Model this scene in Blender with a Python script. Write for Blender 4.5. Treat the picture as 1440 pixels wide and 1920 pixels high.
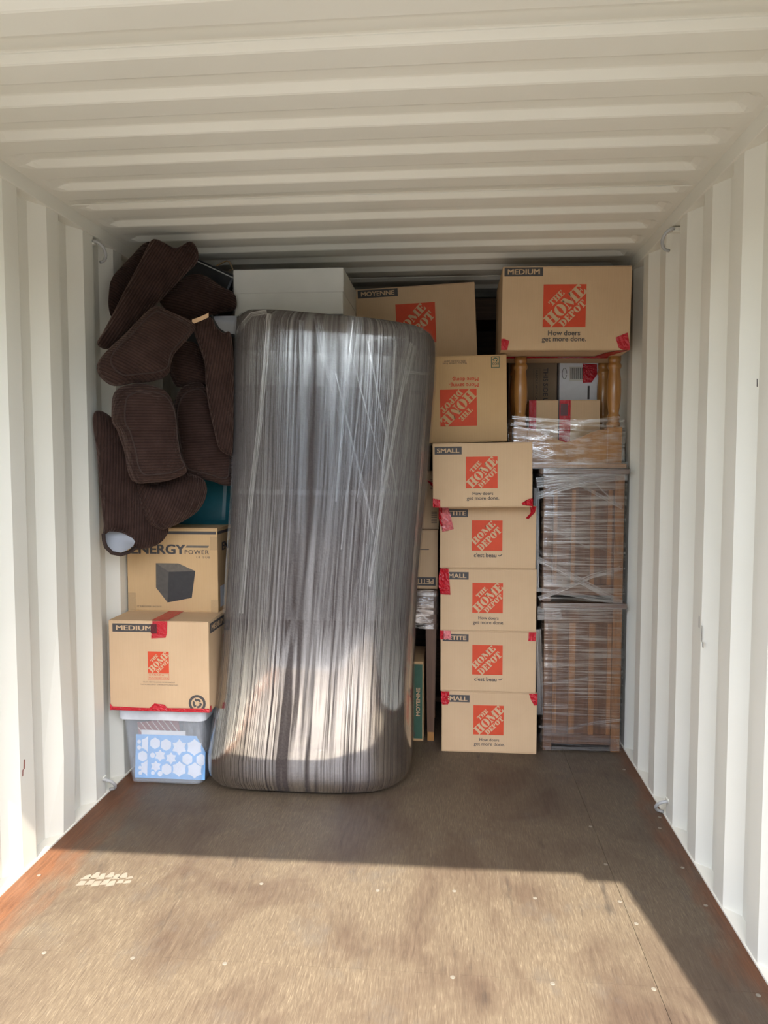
import bpy, bmesh, math, random
from math import sin, cos, pi, sqrt, radians, hypot, atan2
from mathutils import Vector, Matrix, noise

for o in list(bpy.data.objects):
    bpy.data.objects.remove(o)
scene = bpy.context.scene
COL = scene.collection
random.seed(7)

# ------------------------------------------------------------------ camera
# container axis = +Y, floor z = 0, side walls at x = +-1.15, door frame at y = 0.75
CAM = Vector((0.29, 0.0, 1.39)); YAW = 0.0875; PITCH = 0.063; F = 1400.0
FW = Vector((-sin(YAW) * cos(PITCH), cos(YAW) * cos(PITCH), -sin(PITCH)))
RT = Vector((cos(YAW), sin(YAW), 0)); UP = RT.cross(FW)
cd = bpy.data.cameras.new('camera'); cam = bpy.data.objects.new('camera', cd); COL.objects.link(cam)
cam.matrix_world = Matrix(((RT.x, UP.x, -FW.x, CAM.x), (RT.y, UP.y, -FW.y, CAM.y), (RT.z, UP.z, -FW.z, CAM.z), (0, 0, 0, 1)))
cd.sensor_fit = 'VERTICAL'; cd.sensor_height = 24.0; cd.lens = 24.0 * F / 1920.0
cd.clip_start = 0.05; cd.clip_end = 300
scene.camera = cam

# ------------------------------------------------------------------ sky, sun, exposure
SUN_DIR = Vector((-0.15, 1.0, -1.303)).normalized()
SUN_STRENGTH = 16.0
SKY_STRENGTH = 0.93
EXPOSURE = 0.11
w = bpy.data.worlds.new('sky'); scene.world = w; w.use_nodes = True
wn = w.node_tree; sky = wn.nodes.new('ShaderNodeTexSky'); sky.sky_type = 'NISHITA'
sky.sun_disc = False; sky.sun_elevation = math.asin(-SUN_DIR.z); sky.sun_rotation = atan2(-SUN_DIR.x, -SUN_DIR.y)
sky.air_density = 1.0; sky.dust_density = 2.5; sky.ozone_density = 1.0
wn.links.new(sky.outputs[0], wn.nodes['Background'].inputs[0]); wn.nodes['Background'].inputs[1].default_value = SKY_STRENGTH
sl = bpy.data.lights.new('sun', 'SUN'); sl.energy = SUN_STRENGTH; sl.angle = radians(0.6); sl.color = (1.0, 0.94, 0.84)
so = bpy.data.objects.new('sun', sl); COL.objects.link(so); so.location = (1, -3, 6)
so.rotation_euler = SUN_DIR.to_track_quat('-Z', 'Y').to_euler()
scene.view_settings.view_transform = 'Standard'; scene.view_settings.look = 'None'
scene.view_settings.gamma = 1.0; scene.view_settings.use_curve_mapping = False
scene.view_settings.exposure = EXPOSURE


# ------------------------------------------------------------------ helpers
def ray(px, py):
    return FW + RT * ((px - 720) / F) - UP * ((py - 960) / F)


def at(px, py, Y):
    r = ray(px, py); return CAM + r * (Y / r.y)


def srgb(r, g, b):
    f = lambda c: (c / 255 / 12.92) if c < 10.3 else ((c / 255 + 0.055) / 1.055) ** 2.4
    return (f(r), f(g), f(b), 1)


def tag(o, label=None, cat=None, group=None, kind=None):
    if label: o['label'] = label
    if cat: o['category'] = cat
    if group: o['group'] = group
    if kind: o['kind'] = kind
    return o


def empty(name, loc, label=None, cat=None, group=None, rot=(0, 0, 0)):
    o = bpy.data.objects.new(name, None); COL.objects.link(o); o.empty_display_size = 0.05
    o.location = loc; o.rotation_euler = rot
    return tag(o, label, cat, group)


class MB:
    def __init__(s):
        s.v = []; s.f = []; s.uv = {}

    def vert(s, p, uv=None):
        s.v.append(tuple(p))
        if uv is not None: s.uv[len(s.v) - 1] = uv
        return len(s.v) - 1

    def poly(s, pts):
        s.f.append([s.vert(p) for p in pts]); return s

    def box(s, x0, x1, y0, y1, z0, z1):
        i = len(s.v)
        for x in (x0, x1):
            for y in (y0, y1):
                for z in (z0, z1): s.v.append((x, y, z))
        for f in ((0, 1, 3, 2), (4, 6, 7, 5), (0, 4, 5, 1), (2, 3, 7, 6), (0, 2, 6, 4), (1, 5, 7, 3)):
            s.f.append([i + k for k in f])
        return s

    def grid(s, nu, nv, fn, close_u=False, uv=None):
        i = len(s.v)
        for b in range(nv):
            for a in range(nu):
                s.vert(fn(a, b), uv(a, b) if uv else None)
        for b in range(nv - 1):
            for a in range(nu if close_u else nu - 1):
                a2 = (a + 1) % nu
                s.f.append([i + b * nu + a, i + b * nu + a2, i + (b + 1) * nu + a2, i + (b + 1) * nu + a])
        return s

    def lathe(s, prof, n=16, c=(0, 0, 0)):
        s.grid(n, len(prof), lambda a, b: (c[0] + prof[b][0] * cos(2 * pi * a / n), c[1] + prof[b][0] * sin(2 * pi * a / n), c[2] + prof[b][1]), True)
        k = len(s.v) - n * len(prof)
        s.f.append([k + a for a in range(n)][::-1]); s.f.append([k + (len(prof) - 1) * n + a for a in range(n)])
        return s

    def tube(s, pts, r, n=8, closed=False):
        pts = [Vector(p) for p in pts]; m = len(pts); i = len(s.v); prev = None
        for k, p in enumerate(pts):
            if closed: t = pts[(k + 1) % m] - pts[k - 1]
            else: t = pts[min(k + 1, m - 1)] - pts[max(k - 1, 0)]
            t.normalize()
            ref = prev if prev is not None else (Vector((0, 0, 1)) if abs(t.z) < 0.9 else Vector((1, 0, 0)))
            nrm = (ref - t * ref.dot(t)).normalized(); prev = nrm; bn = t.cross(nrm)
            for a in range(n):
                s.v.append(tuple(p + (nrm * cos(2 * pi * a / n) + bn * sin(2 * pi * a / n)) * r))
        for k in range(m if closed else m - 1):
            k2 = (k + 1) % m
            for a in range(n):
                a2 = (a + 1) % n
                s.f.append([i + k * n + a, i + k * n + a2, i + k2 * n + a2, i + k2 * n + a])
        if not closed:
            s.f.append([i + a for a in range(n)][::-1]); s.f.append([i + (m - 1) * n + a for a in range(n)])
        return s

    def mesh(s, name, mat, smooth=False, bevel=0, weld=False):
        me = bpy.data.meshes.new(name); me.from_pydata(s.v, [], s.f)
        if s.uv:
            l = me.uv_layers.new(name='UVMap')
            for lp in me.loops: l.data[lp.index].uv = s.uv.get(lp.vertex_index, (0, 0))
        if bevel or weld or not s.uv:
            bm = bmesh.new(); bm.from_mesh(me)
            if weld: bmesh.ops.remove_doubles(bm, verts=bm.verts, dist=1e-5)
            if bevel: bmesh.ops.bevel(bm, geom=list(bm.edges), offset=bevel, segments=2, profile=0.5, affect='EDGES')
            bmesh.ops.recalc_face_normals(bm, faces=bm.faces)
            bm.to_mesh(me); bm.free()
        if smooth:
            for p in me.polygons: p.use_smooth = True
        me.materials.append(mat); me.update()
        return me

    def build(s, name, mat, parent=None, smooth=False, bevel=0, weld=False, loc=None, rot=None):
        o = bpy.data.objects.new(name, s.mesh(name, mat, smooth, bevel, weld)); COL.objects.link(o)
        if parent: o.parent = parent
        if loc: o.location = loc
        if rot: o.rotation_euler = rot
        return o


# ------------------------------------------------------------------ materials
def mat(name):
    m = bpy.data.materials.new(name); m.use_nodes = True; nt = m.node_tree
    return m, nt, nt.nodes['Principled BSDF'], nt.nodes['Material Output']


def N(nt, t, **kw):
    n = nt.nodes.new(t)
    for k, v in kw.items():
        if k.startswith('i_'):
            key = k[2:]
            n.inputs[int(key) if key.isdigit() else key].default_value = v
        else: setattr(n, k, v)
    return n


def coords(nt, scale=(1, 1, 1), kind='Object', rot=0):
    tc = N(nt, 'ShaderNodeTexCoord'); mp = N(nt, 'ShaderNodeMapping'); mp.inputs['Scale'].default_value = scale
    mp.inputs['Rotation'].default_value = (0, 0, rot)
    nt.links.new(tc.outputs[kind], mp.inputs[0]); return mp.outputs[0]


def noise_n(nt, vec, scale, detail=4, rough=0.55, dist=0.0):
    n = N(nt, 'ShaderNodeTexNoise'); n.inputs['Scale'].default_value = scale; n.inputs['Detail'].default_value = detail
    n.inputs['Roughness'].default_value = rough; n.inputs['Distortion'].default_value = dist
    nt.links.new(vec, n.inputs['Vector']); return n.outputs['Fac']


def ramp(nt, fac, stops):
    r = N(nt, 'ShaderNodeValToRGB'); e = r.color_ramp.elements
    while len(e) < len(stops): e.new(0.5)
    for k, (p, c) in enumerate(stops):
        e[k].position = p; e[k].color = c if len(c) == 4 else (*c, 1)
    nt.links.new(fac, r.inputs[0]); return r.outputs[0]


def mixc(nt, fac, a, b, mode='MIX'):
    m = N(nt, 'ShaderNodeMix', data_type='RGBA', blend_type=mode)
    for sock, v in ((m.inputs[0], fac), (m.inputs[6], a), (m.inputs[7], b)):
        if isinstance(v, bpy.types.NodeSocket): nt.links.new(v, sock)
        else: sock.default_value = v
    return m.outputs[2]


def math_n(nt, op, a, b=None, clamp=False):
    m = N(nt, 'ShaderNodeMath', operation=op, use_clamp=clamp)
    for sock, v in ((m.inputs[0], a), (m.inputs[1], b)):
        if v is None: continue
        if isinstance(v, bpy.types.NodeSocket): nt.links.new(v, sock)
        else: sock.default_value = v
    return m.outputs[0]


def bump(nt, h, strength, dist=0.01):
    b = N(nt, 'ShaderNodeBump'); b.inputs['Strength'].default_value = strength; b.inputs['Distance'].default_value = dist
    nt.links.new(h, b.inputs['Height']); return b.outputs[0]


def simple(name, col, rough=0.6, var=0.08, nscale=30, metallic=0.0, spec=0.5, bumpy=0.0):
    m, nt, p, out = mat(name)
    v = coords(nt); n = noise_n(nt, v, nscale)
    c = Vector(col[:3])
    nt.links.new(ramp(nt, n, [(0.3, tuple(c * (1 - var))), (0.7, tuple(c * (1 + var)))]), p.inputs['Base Color'])
    p.inputs['Roughness'].default_value = rough; p.inputs['Metallic'].default_value = metallic
    p.inputs['Specular IOR Level'].default_value = spec
    if bumpy: nt.links.new(bump(nt, n, bumpy, 0.004), p.inputs['Normal'])
    return m


def make_paint():
    m, nt, p, out = mat('cream_container_paint')
    v = coords(nt)
    base = ramp(nt, noise_n(nt, v, 1.7, 3), [(0.3, (0.775, 0.755, 0.65)), (0.7, (0.82, 0.80, 0.695))])
    scuff = ramp(nt, noise_n(nt, coords(nt, (1, 1, 0.35)), 9, 6, 0.7), [(0.70, (0, 0, 0)), (0.76, (1, 1, 1))])
    c = mixc(nt, math_n(nt, 'MULTIPLY', scuff, 0.12), base, (0.42, 0.36, 0.30, 1))
    nt.links.new(c, p.inputs['Base Color']); p.inputs['Roughness'].default_value = 0.42
    p.inputs['Specular IOR Level'].default_value = 0.45
    nt.links.new(bump(nt, noise_n(nt, v, 6, 3), 0.12, 0.01), p.inputs['Normal'])
    return m


def make_card(name, c1, c2):
    m, nt, p, out = mat(name)
    v = coords(nt)
    a = ramp(nt, noise_n(nt, v, 5, 5), [(0.3, c1), (0.7, c2)])
    fl = N(nt, 'ShaderNodeTexWave'); fl.inputs['Scale'].default_value = 60; fl.inputs['Distortion'].default_value = 0.3
    nt.links.new(v, fl.inputs['Vector'])
    nt.links.new(mixc(nt, 0.06, a, fl.outputs['Color'], 'MULTIPLY'), p.inputs['Base Color'])
    p.inputs['Roughness'].default_value = 0.75; p.inputs['Specular IOR Level'].default_value = 0.25
    nt.links.new(bump(nt, noise_n(nt, v, 3.2, 3), 0.25, 0.02), p.inputs['Normal'])
    return m


def make_floor():
    m, nt, p, out = mat('worn_plywood')
    tc = N(nt, 'ShaderNodeNewGeometry')
    def gv(scale):
        mp = N(nt, 'ShaderNodeMapping'); mp.inputs['Scale'].default_value = scale
        nt.links.new(tc.outputs['Position'], mp.inputs[0]); return mp.outputs[0]
    grain = noise_n(nt, gv((26, 2.2, 1)), 3.0, 8, 0.65, 0.4)
    fine = noise_n(nt, gv((85, 7, 1)), 3.0, 6, 0.7, 0.6)
    blot = noise_n(nt, gv((1.2, 0.9, 1)), 2.2, 6, 0.6, 0.5)
    base = ramp(nt, grain, [(0.28, (0.0416, 0.0272, 0.0192)), (0.5, (0.0672, 0.0456, 0.0312)), (0.72, (0.0944, 0.0680, 0.0464))])
    worn = ramp(nt, blot, [(0.34, (0, 0, 0)), (0.54, (1, 1, 1))])
    wornc = ramp(nt, fine, [(0.3, (0.0688, 0.0512, 0.0352)), (0.55, (0.1200, 0.0928, 0.0616)), (0.72, (0.2040, 0.1656, 0.1144))])
    c = mixc(nt, math_n(nt, 'MULTIPLY', worn, 0.85), base, wornc)
    # grey scuffed areas and dark wheel marks along the length
    grey = ramp(nt, noise_n(nt, gv((2.3, 1.6, 1)), 2.0, 7, 0.7), [(0.55, (0, 0, 0)), (0.68, (1, 1, 1))])
    c = mixc(nt, math_n(nt, 'MULTIPLY', grey, 0.35), c, (0.0800, 0.0736, 0.0656, 1))
    dark = ramp(nt, noise_n(nt, gv((7, 1.3, 1)), 2.1, 5, 0.6), [(0.63, (0, 0, 0)), (0.72, (1, 1, 1))])
    c = mixc(nt, math_n(nt, 'MULTIPLY', dark, 0.55), c, (0.0240, 0.0200, 0.0176, 1))
    # varnish kept along the two long edges
    sx = N(nt, 'ShaderNodeSeparateXYZ'); nt.links.new(tc.outputs['Position'], sx.inputs[0])
    ax = math_n(nt, 'ABSOLUTE', math_n(nt, 'SUBTRACT', sx.outputs[0], 0.045))
    wob = math_n(nt, 'MULTIPLY', math_n(nt, 'SUBTRACT', noise_n(nt, gv((5, 1.5, 1)), 2.0, 5), 0.5), 0.32)
    edge = math_n(nt, 'MULTIPLY', math_n(nt, 'SUBTRACT', math_n(nt, 'ADD', ax, wob), 1.01), 10.0, True)
    c = mixc(nt, math_n(nt, 'MULTIPLY', edge, 0.9), c, ramp(nt, grain, [(0.3, (0.085, 0.033, 0.014)), (0.7, (0.165, 0.066, 0.028))]))
    scr = ramp(nt, noise_n(nt, gv((45, 4, 1)), 4.0, 3, 0.8, 2.0), [(0.69, (0, 0, 0)), (0.74, (1, 1, 1))])
    c = mixc(nt, math_n(nt, 'MULTIPLY', scr, 0.35), c, (0.1760, 0.1520, 0.1200, 1))
    nt.links.new(c, p.inputs['Base Color'])
    p.inputs['Roughness'].default_value = 0.55; p.inputs['Specular IOR Level'].default_value = 0.35
    nt.links.new(bump(nt, fine, 0.35, 0.004), p.inputs['Normal'])
    return m


def make_cord(name='brown_corduroy', wale=True):
    m, nt, p, out = mat(name)
    uv = coords(nt, (1, 1, 1), 'UV')
    wv = N(nt, 'ShaderNodeTexWave', wave_type='BANDS', bands_direction='X'); wv.inputs['Scale'].default_value = 29.0
    wv.inputs['Distortion'].default_value = 0.6; wv.inputs['Detail'].default_value = 1; wv.inputs['Detail Scale'].default_value = 0.4
    nt.links.new(uv, wv.inputs['Vector'])
    pile = noise_n(nt, coords(nt), 14, 5)
    base = ramp(nt, pile, [(0.3, (0.032, 0.0165, 0.0125)), (0.7, (0.056, 0.031, 0.024))])
    c = mixc(nt, 0.55, base, ramp(nt, wv.outputs['Fac'], [(0.0, (0.25, 0.25, 0.25)), (0.6, (1, 1, 1))]), 'MULTIPLY')
    nt.links.new(c, p.inputs['Base Color'])
    p.inputs['Roughness'].default_value = 0.9; p.inputs['Specular IOR Level'].default_value = 0.15
    p.inputs['Sheen Weight'].default_value = 0.25; p.inputs['Sheen Roughness'].default_value = 0.4
    p.inputs['Sheen Tint'].default_value = (0.5, 0.33, 0.27, 1)
    b1 = bump(nt, noise_n(nt, coords(nt, (1, 1, 1)), 7.5, 3, 0.55, 1.6), 0.55, 0.05)
    b2 = N(nt, 'ShaderNodeBump'); b2.inputs['Strength'].default_value = 0.7; b2.inputs['Distance'].default_value = 0.004
    nt.links.new(wv.outputs['Fac'], b2.inputs['Height']); nt.links.new(b1, b2.inputs['Normal'])
    nt.links.new(b2.outputs[0], p.inputs['Normal'])
    return m


def make_film(name, su, sv, lo, hi, gloss=0.7, rough=0.16, bstr=0.5, ang=0.0, tint=(0.58, 0.58, 0.58, 1), dist=0.0015, fade=None, fm=(0.43, 0.58)):
    """stretch film: clear between the strands, hazy and shiny on them; UV in metres, strands along v"""
    m, nt, p, out = mat(name); nt.nodes.remove(p)
    v1 = coords(nt, (su, sv, 1), 'UV', ang); v2 = coords(nt, (su * 0.28, sv * 0.8, 1), 'UV', ang)
    n1 = noise_n(nt, v1, 1.0, 3, 0.6, 0.2); n2 = noise_n(nt, v2, 1.0, 3, 0.6, 0.4)
    s = math_n(nt, 'ADD', math_n(nt, 'MULTIPLY', n1, 0.76), math_n(nt, 'MULTIPLY', n2, 0.24))
    mr = N(nt, 'ShaderNodeMapRange'); mr.clamp = True
    mr.inputs['From Min'].default_value = fm[0]; mr.inputs['From Max'].default_value = fm[1]
    mr.inputs['To Min'].default_value = lo; mr.inputs['To Max'].default_value = hi
    nt.links.new(s, mr.inputs['Value'])
    b = bump(nt, s, bstr, dist)
    di = N(nt, 'ShaderNodeBsdfDiffuse'); di.inputs[0].default_value = tint; nt.links.new(b, di.inputs['Normal'])
    gl = N(nt, 'ShaderNodeBsdfGlossy'); gl.inputs['Color'].default_value = (0.95, 0.95, 0.95, 1); gl.inputs['Roughness'].default_value = rough
    nt.links.new(b, gl.inputs['Normal'])
    tr = N(nt, 'ShaderNodeBsdfTransparent')
    m1 = N(nt, 'ShaderNodeMixShader'); m1.inputs[0].default_value = gloss
    nt.links.new(di.outputs[0], m1.inputs[1]); nt.links.new(gl.outputs[0], m1.inputs[2])
    m2 = N(nt, 'ShaderNodeMixShader'); fac = mr.outputs[0]
    if fade:   # opacity varies with height to place the film's reflection
        tc = N(nt, 'ShaderNodeTexCoord'); sp = N(nt, 'ShaderNodeSeparateXYZ'); nt.links.new(tc.outputs['UV'], sp.inputs[0])
        fr_ = N(nt, 'ShaderNodeMapRange'); fr_.clamp = True
        for k_, v_ in (('From Min', fade[0]), ('From Max', fade[1]), ('To Min', 1.0), ('To Max', 0.0)): fr_.inputs[k_].default_value = v_
        nt.links.new(math_n(nt, 'ADD', sp.outputs[1], math_n(nt, 'MULTIPLY', math_n(nt, 'SUBTRACT', n1, 0.5), 0.9)), fr_.inputs['Value'])
        fac = math_n(nt, 'MULTIPLY', fac, fr_.outputs[0])
    nt.links.new(fac, m2.inputs[0])
    nt.links.new(tr.outputs[0], m2.inputs[1]); nt.links.new(m1.outputs[0], m2.inputs[2])
    nt.links.new(m2.outputs[0], out.inputs[0])
    return m


def make_clear(name, col, alpha, rough=0.15):
    m, nt, p, out = mat(name)
    n = noise_n(nt, coords(nt), 9, 4)
    mr = N(nt, 'ShaderNodeMapRange'); mr.inputs['From Min'].default_value = 0.3; mr.inputs['From Max'].default_value = 0.7
    mr.inputs['To Min'].default_value = alpha * 0.8; mr.inputs['To Max'].default_value = alpha * 1.2
    nt.links.new(n, mr.inputs['Value']); nt.links.new(mr.outputs[0], p.inputs['Alpha'])
    p.inputs['Base Color'].default_value = col; p.inputs['Roughness'].default_value = rough
    return m


def make_wood(name, c1, c2, scale=(30, 30, 2.2), rough=0.4, coat=0.0):
    m, nt, p, out = mat(name)
    n = noise_n(nt, coords(nt, scale), 1.0, 6, 0.6, 0.8)
    nt.links.new(ramp(nt, n, [(0.3, c1), (0.7, c2)]), p.inputs['Base Color'])
    p.inputs['Roughness'].default_value = rough; p.inputs['Coat Weight'].default_value = coat; p.inputs['Coat Roughness'].default_value = 0.15
    return m


M = {}
M['paint'] = make_paint()
M['card'] = make_card('kraft_cardboard', (0.58, 0.40, 0.235), (0.64, 0.45, 0.268))
M['card_gold'] = make_card('golden_cardboard', (0.55, 0.36, 0.175), (0.61, 0.405, 0.205))
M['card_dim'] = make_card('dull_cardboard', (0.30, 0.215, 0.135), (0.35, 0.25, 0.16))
M['card_edge'] = simple('cardboard_cut_edge', (0.30, 0.2, 0.115), 0.85)
M['orange'] = simple('orange_ink', srgb(205, 72, 38), 0.7, 0.05)
M['ink'] = simple('charcoal_ink', srgb(74, 70, 68), 0.7, 0.04)
M['ink_blue'] = simple('blue_pen_ink', (0.04, 0.07, 0.35), 0.6)
M['green'] = simple('green_ink', (0.045, 0.115, 0.075), 0.7)
M['letter'] = M['card']
M['white_card'] = simple('white_cardboard', (0.66, 0.65, 0.58), 0.55, 0.05, 8, bumpy=0.15)
M['white_paper'] = simple('white_paper', (0.78, 0.79, 0.80), 0.5, 0.03)
M['floor'] = make_floor()
M['cord'] = make_cord()
M['cord_edge'] = simple('brown_piping', (0.035, 0.019, 0.014), 0.9, 0.2)
M['lining'] = simple('white_lining', (0.42, 0.43, 0.45), 0.8, 0.06, 5)  # white greyed down, shade inside the hem put into the colour
M['fabric'] = simple('charcoal_upholstery', (0.046, 0.035, 0.031), 0.9, 0.25, 120, bumpy=0.3)
M['film'] = make_film('stretch_film_vertical', 230, 0.7, 0.01, 0.22, 0.55, 0.22, 0.8, fm=(0.45, 0.60), fade=(0.60, 0.20))
M['film_band'] = make_film('stretch_film_band', 260, 1.2, 0.01, 0.12, 0.6, 0.14, 0.5, fm=(0.42, 0.62))
M['film_edge'] = make_film('stretch_film_fold', 300, 3, 0.08, 0.42, 0.6, 0.14, 0.5)
M['film_low'] = make_film('stretch_film_lower_mirror', 210, 0.8, 0.03, 0.80, 1.0, 0.045, 0.25, fade=(0.48, 0.80), fm=(0.42, 0.54))  # extra film added so the floor mirrors only low on the sofa
M['film_h'] = make_film('stretch_film_horizontal', 105, 3.2, 0.02, 0.40, 0.86, 0.09, 0.9, dist=0.002, fm=(0.46, 0.62))
M['film_c'] = make_film('stretch_film_crumpled', 60, 9, 0.03, 0.40, 0.82, 0.10, 1.0, 0.25, dist=0.004, fm=(0.45, 0.62))
m_, nt_, p_, o_ = mat('red_tape'); p_.inputs['Base Color'].default_value = (0.50, 0.012, 0.022, 1); p_.inputs['Roughness'].default_value = 0.22
nt_.links.new(bump(nt_, noise_n(nt_, coords(nt_), 60, 3, 0.6, 1.0), 0.8, 0.008), p_.inputs['Normal']); M['tape'] = m_
M['tape_pale'] = simple('creased_red_tape', (0.62, 0.16, 0.16), 0.3, 0.35, 90)
M['tape_dark'] = simple('dark_tape_print', (0.10, 0.012, 0.016), 0.3)
M['clear_tape'] = make_clear('clear_packing_tape', (0.55, 0.42, 0.24, 1), 0.25, 0.12)
M['bin'] = make_clear('clear_plastic', (0.72, 0.76, 0.80, 1), 0.17, 0.10)
M['bin_rim'] = make_clear('frosted_white_plastic', (0.76, 0.79, 0.82, 1), 0.72, 0.25)
M['teal'] = simple('teal_plastic', (0.008, 0.085, 0.105), 0.25, 0.05)
M['black'] = simple('black_plastic', (0.012, 0.013, 0.015), 0.35, 0.2)
M['steel'] = simple('worn_painted_steel', (0.42, 0.42, 0.40), 0.4, 0.1, 50)
M['screw'] = simple('zinc_screw', (0.27, 0.245, 0.20), 0.35, 0.1, 80, metallic=0.5)
M['tan'] = simple('tan_webbing', (0.66, 0.43, 0.24), 0.7)
M['brass'] = simple('dull_brass', (0.30, 0.2, 0.1), 0.4, 0.1, 30, metallic=0.7)
M['oak'] = make_wood('honey_oak', (0.29, 0.125, 0.028), (0.44, 0.215, 0.06), (35, 35, 3), 0.3, 0.5)
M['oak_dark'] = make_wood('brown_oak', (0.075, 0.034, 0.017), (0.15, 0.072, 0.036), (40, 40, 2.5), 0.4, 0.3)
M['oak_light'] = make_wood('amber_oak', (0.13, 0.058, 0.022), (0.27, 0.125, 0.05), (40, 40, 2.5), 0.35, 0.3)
M['leg_wood'] = make_wood('walnut_leg', (0.10, 0.052, 0.03), (0.17, 0.092, 0.052), (40, 40, 3), 0.45)
M['dark_wood'] = make_wood('dark_rustic_wood', (0.05, 0.026, 0.013), (0.13, 0.07, 0.036), (2.5, 20, 60), 0.6)
M['snow_blue'] = simple('sky_blue_sheet', (0.20, 0.46, 0.82), 0.5, 0.04)
M['snow_white'] = simple('white_snowflake_print', (0.74, 0.80, 0.88), 0.5, 0.03)
M['stripe_red'] = simple('dusty_red_paper', (0.36, 0.13, 0.11), 0.6)
M['stripe_pale'] = simple('pale_stripe', (0.75, 0.62, 0.52), 0.6)
M['bag'] = make_clear('crumpled_clear_bag', (0.72, 0.72, 0.70, 1), 0.5, 0.25)
M['rust'] = simple('rust_mark', (0.32, 0.12, 0.09), .8)
M['dark_steel'] = simple('darkened_sill', (0.10, 0.09, 0.08), .6)  # darkened to take the sill's bright line out of the reflection
M['asphalt'] = simple('grey_asphalt', (0.11, 0.105, 0.10), 0.9, 0.2, 3)
M['dust'] = simple('pale_dust', (0.165, 0.142, 0.11), 0.9, 0.1)
M['cube_top'] = simple('printed_grey_top', (0.13, 0.11, 0.085), 0.6, 0.15, 60)
M['cube_side'] = simple('printed_grey_side', (0.085, 0.075, 0.062), 0.6, 0.1, 60)
M['cube_front'] = simple('printed_black_front', (0.035, 0.033, 0.032), 0.6, 0.1, 60)

# ------------------------------------------------------------------ container shell
W = 1.15; Y0, Y1 = 0.75, 6.6; DEP = 0.036; PITCHW = 0.266


def wall(name, side, phase):
    prof = [(0.0, 0), (0.083, 0), (0.145, 1), (0.203, 1)]
    pts = []; k = math.floor((Y0 - phase) / PITCHW)
    while phase + k * PITCHW < Y1 + PITCHW:
        for dy, d in prof: pts.append((phase + k * PITCHW + dy, d))
        k += 1
    pts = [p for p in pts if Y0 <= p[0] <= Y1 + 0.05]
    zs = [-0.02, 0.3, 0.8, 1.3, 1.8, 2.33]
    mb = MB()
    def fn(a, b):
        y, d = pts[a]; z = zs[b]
        x = W + DEP * d
        if side < 0 and 0 < b < 2 and 2.55 < y < 2.78: x -= 0.010
        return (side * x, y, z)
    mb.grid(len(pts), len(zs), fn)
    o = mb.build(name, M['paint']); tag(o, kind='structure'); return o


wl = wall('wall_left', -1, 2.346); wr = wall('wall_right', 1, 2.343)
for (w_o, sd, pts_) in ((wr, 1, ((2.63, .85, .004, .022), (2.60, .815, .003, .03), (2.585, .78, .006, .01), (2.2, 1.62, .004, .012))), (wl, -1, ((2.37, .37, .006, .018), (2.36, .345, .004, .012), (2.62, 0.7, .002, .01)))):
    for (yy, zz, a_, b_) in pts_:
        MB().poly([(sd * (W - .0006), yy - a_, zz - b_), (sd * (W - .0006), yy + a_ * .6, zz - b_ * .8), (sd * (W - .0006), yy + a_, zz + b_), (sd * (W - .0006), yy - a_ * .5, zz + b_ * .9)]).build('paint_chip', M['black'] if sd > 0 else M['rust'], w_o)
tag(wl, 'cream corrugated steel side wall beside the corduroy cushions'); tag(wr, 'cream corrugated steel side wall beside the film wrapped tables')
wb = MB()
npts = []
k = 0
while k * 0.266 < 2.4:
    for dx, d in ((0, 0), (0.083, 0), (0.145, 1), (0.203, 1)): npts.append((-1.2 + k * 0.266 + dx, d))
    k += 1
wb.grid(len(npts), 2, lambda a, b: (npts[a][0], Y1 + 0.03 * npts[a][1], -0.02 + b * 2.45))
tag(wb.build('wall_back', M['paint']), 'cream corrugated steel end wall behind the stacked load', kind='structure')

# roof sheet with pressed cross ribs
RP = 0.2035; CZ = 2.362; RD = 0.020
rib0 = 2.418 - 0.035   # far slope of one rib starts here
mb = MB(); ys = []
k = math.floor((Y0 - 0.1 - rib0) / RP)
while rib0 + k * RP < Y1 + 0.1:
    b = rib0 + k * RP
    for dy, d in ((-0.088, 0), (-0.080, 0.10), (-0.052, 0.94), (-0.044, 1), (0.0, 1), (0.006, 0.93), (0.028, 0.10), (0.034, 0)):
        ys.append((b + dy, d))
    k += 1
ys = [p for p in ys if p[0] > Y0 + 0.01]
xs = [(-1.2, 0), (-1.118, 0), (-1.095, 0.25), (-1.07, 0.8), (-1.045, 1), (-0.5, 1), (0, 1), (0.5, 1), (1.045, 1), (1.07, 0.8), (1.095, 0.25), (1.118, 0), (1.2, 0)]
mb.grid(len(xs), len(ys), lambda a, b: (xs[a][0], ys[b][0], CZ + RD * xs[a][1] * ys[b][1] + 0.004 * (1 - (xs[a][0] / 1.2) ** 2)))
ceil = tag(mb.build('ceiling', M['paint']), 'cream steel roof sheet with pressed cross ribs', kind='structure')
for n, yy in enumerate((1.755, 2.755, 3.96, 5.16)):
    MB().tube([(-1.13, yy, CZ + 0.001), (0, yy, CZ + 0.004), (1.13, yy, CZ + 0.001)], 0.0025, 6).build('weld_seam', M['paint'], ceil)

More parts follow.
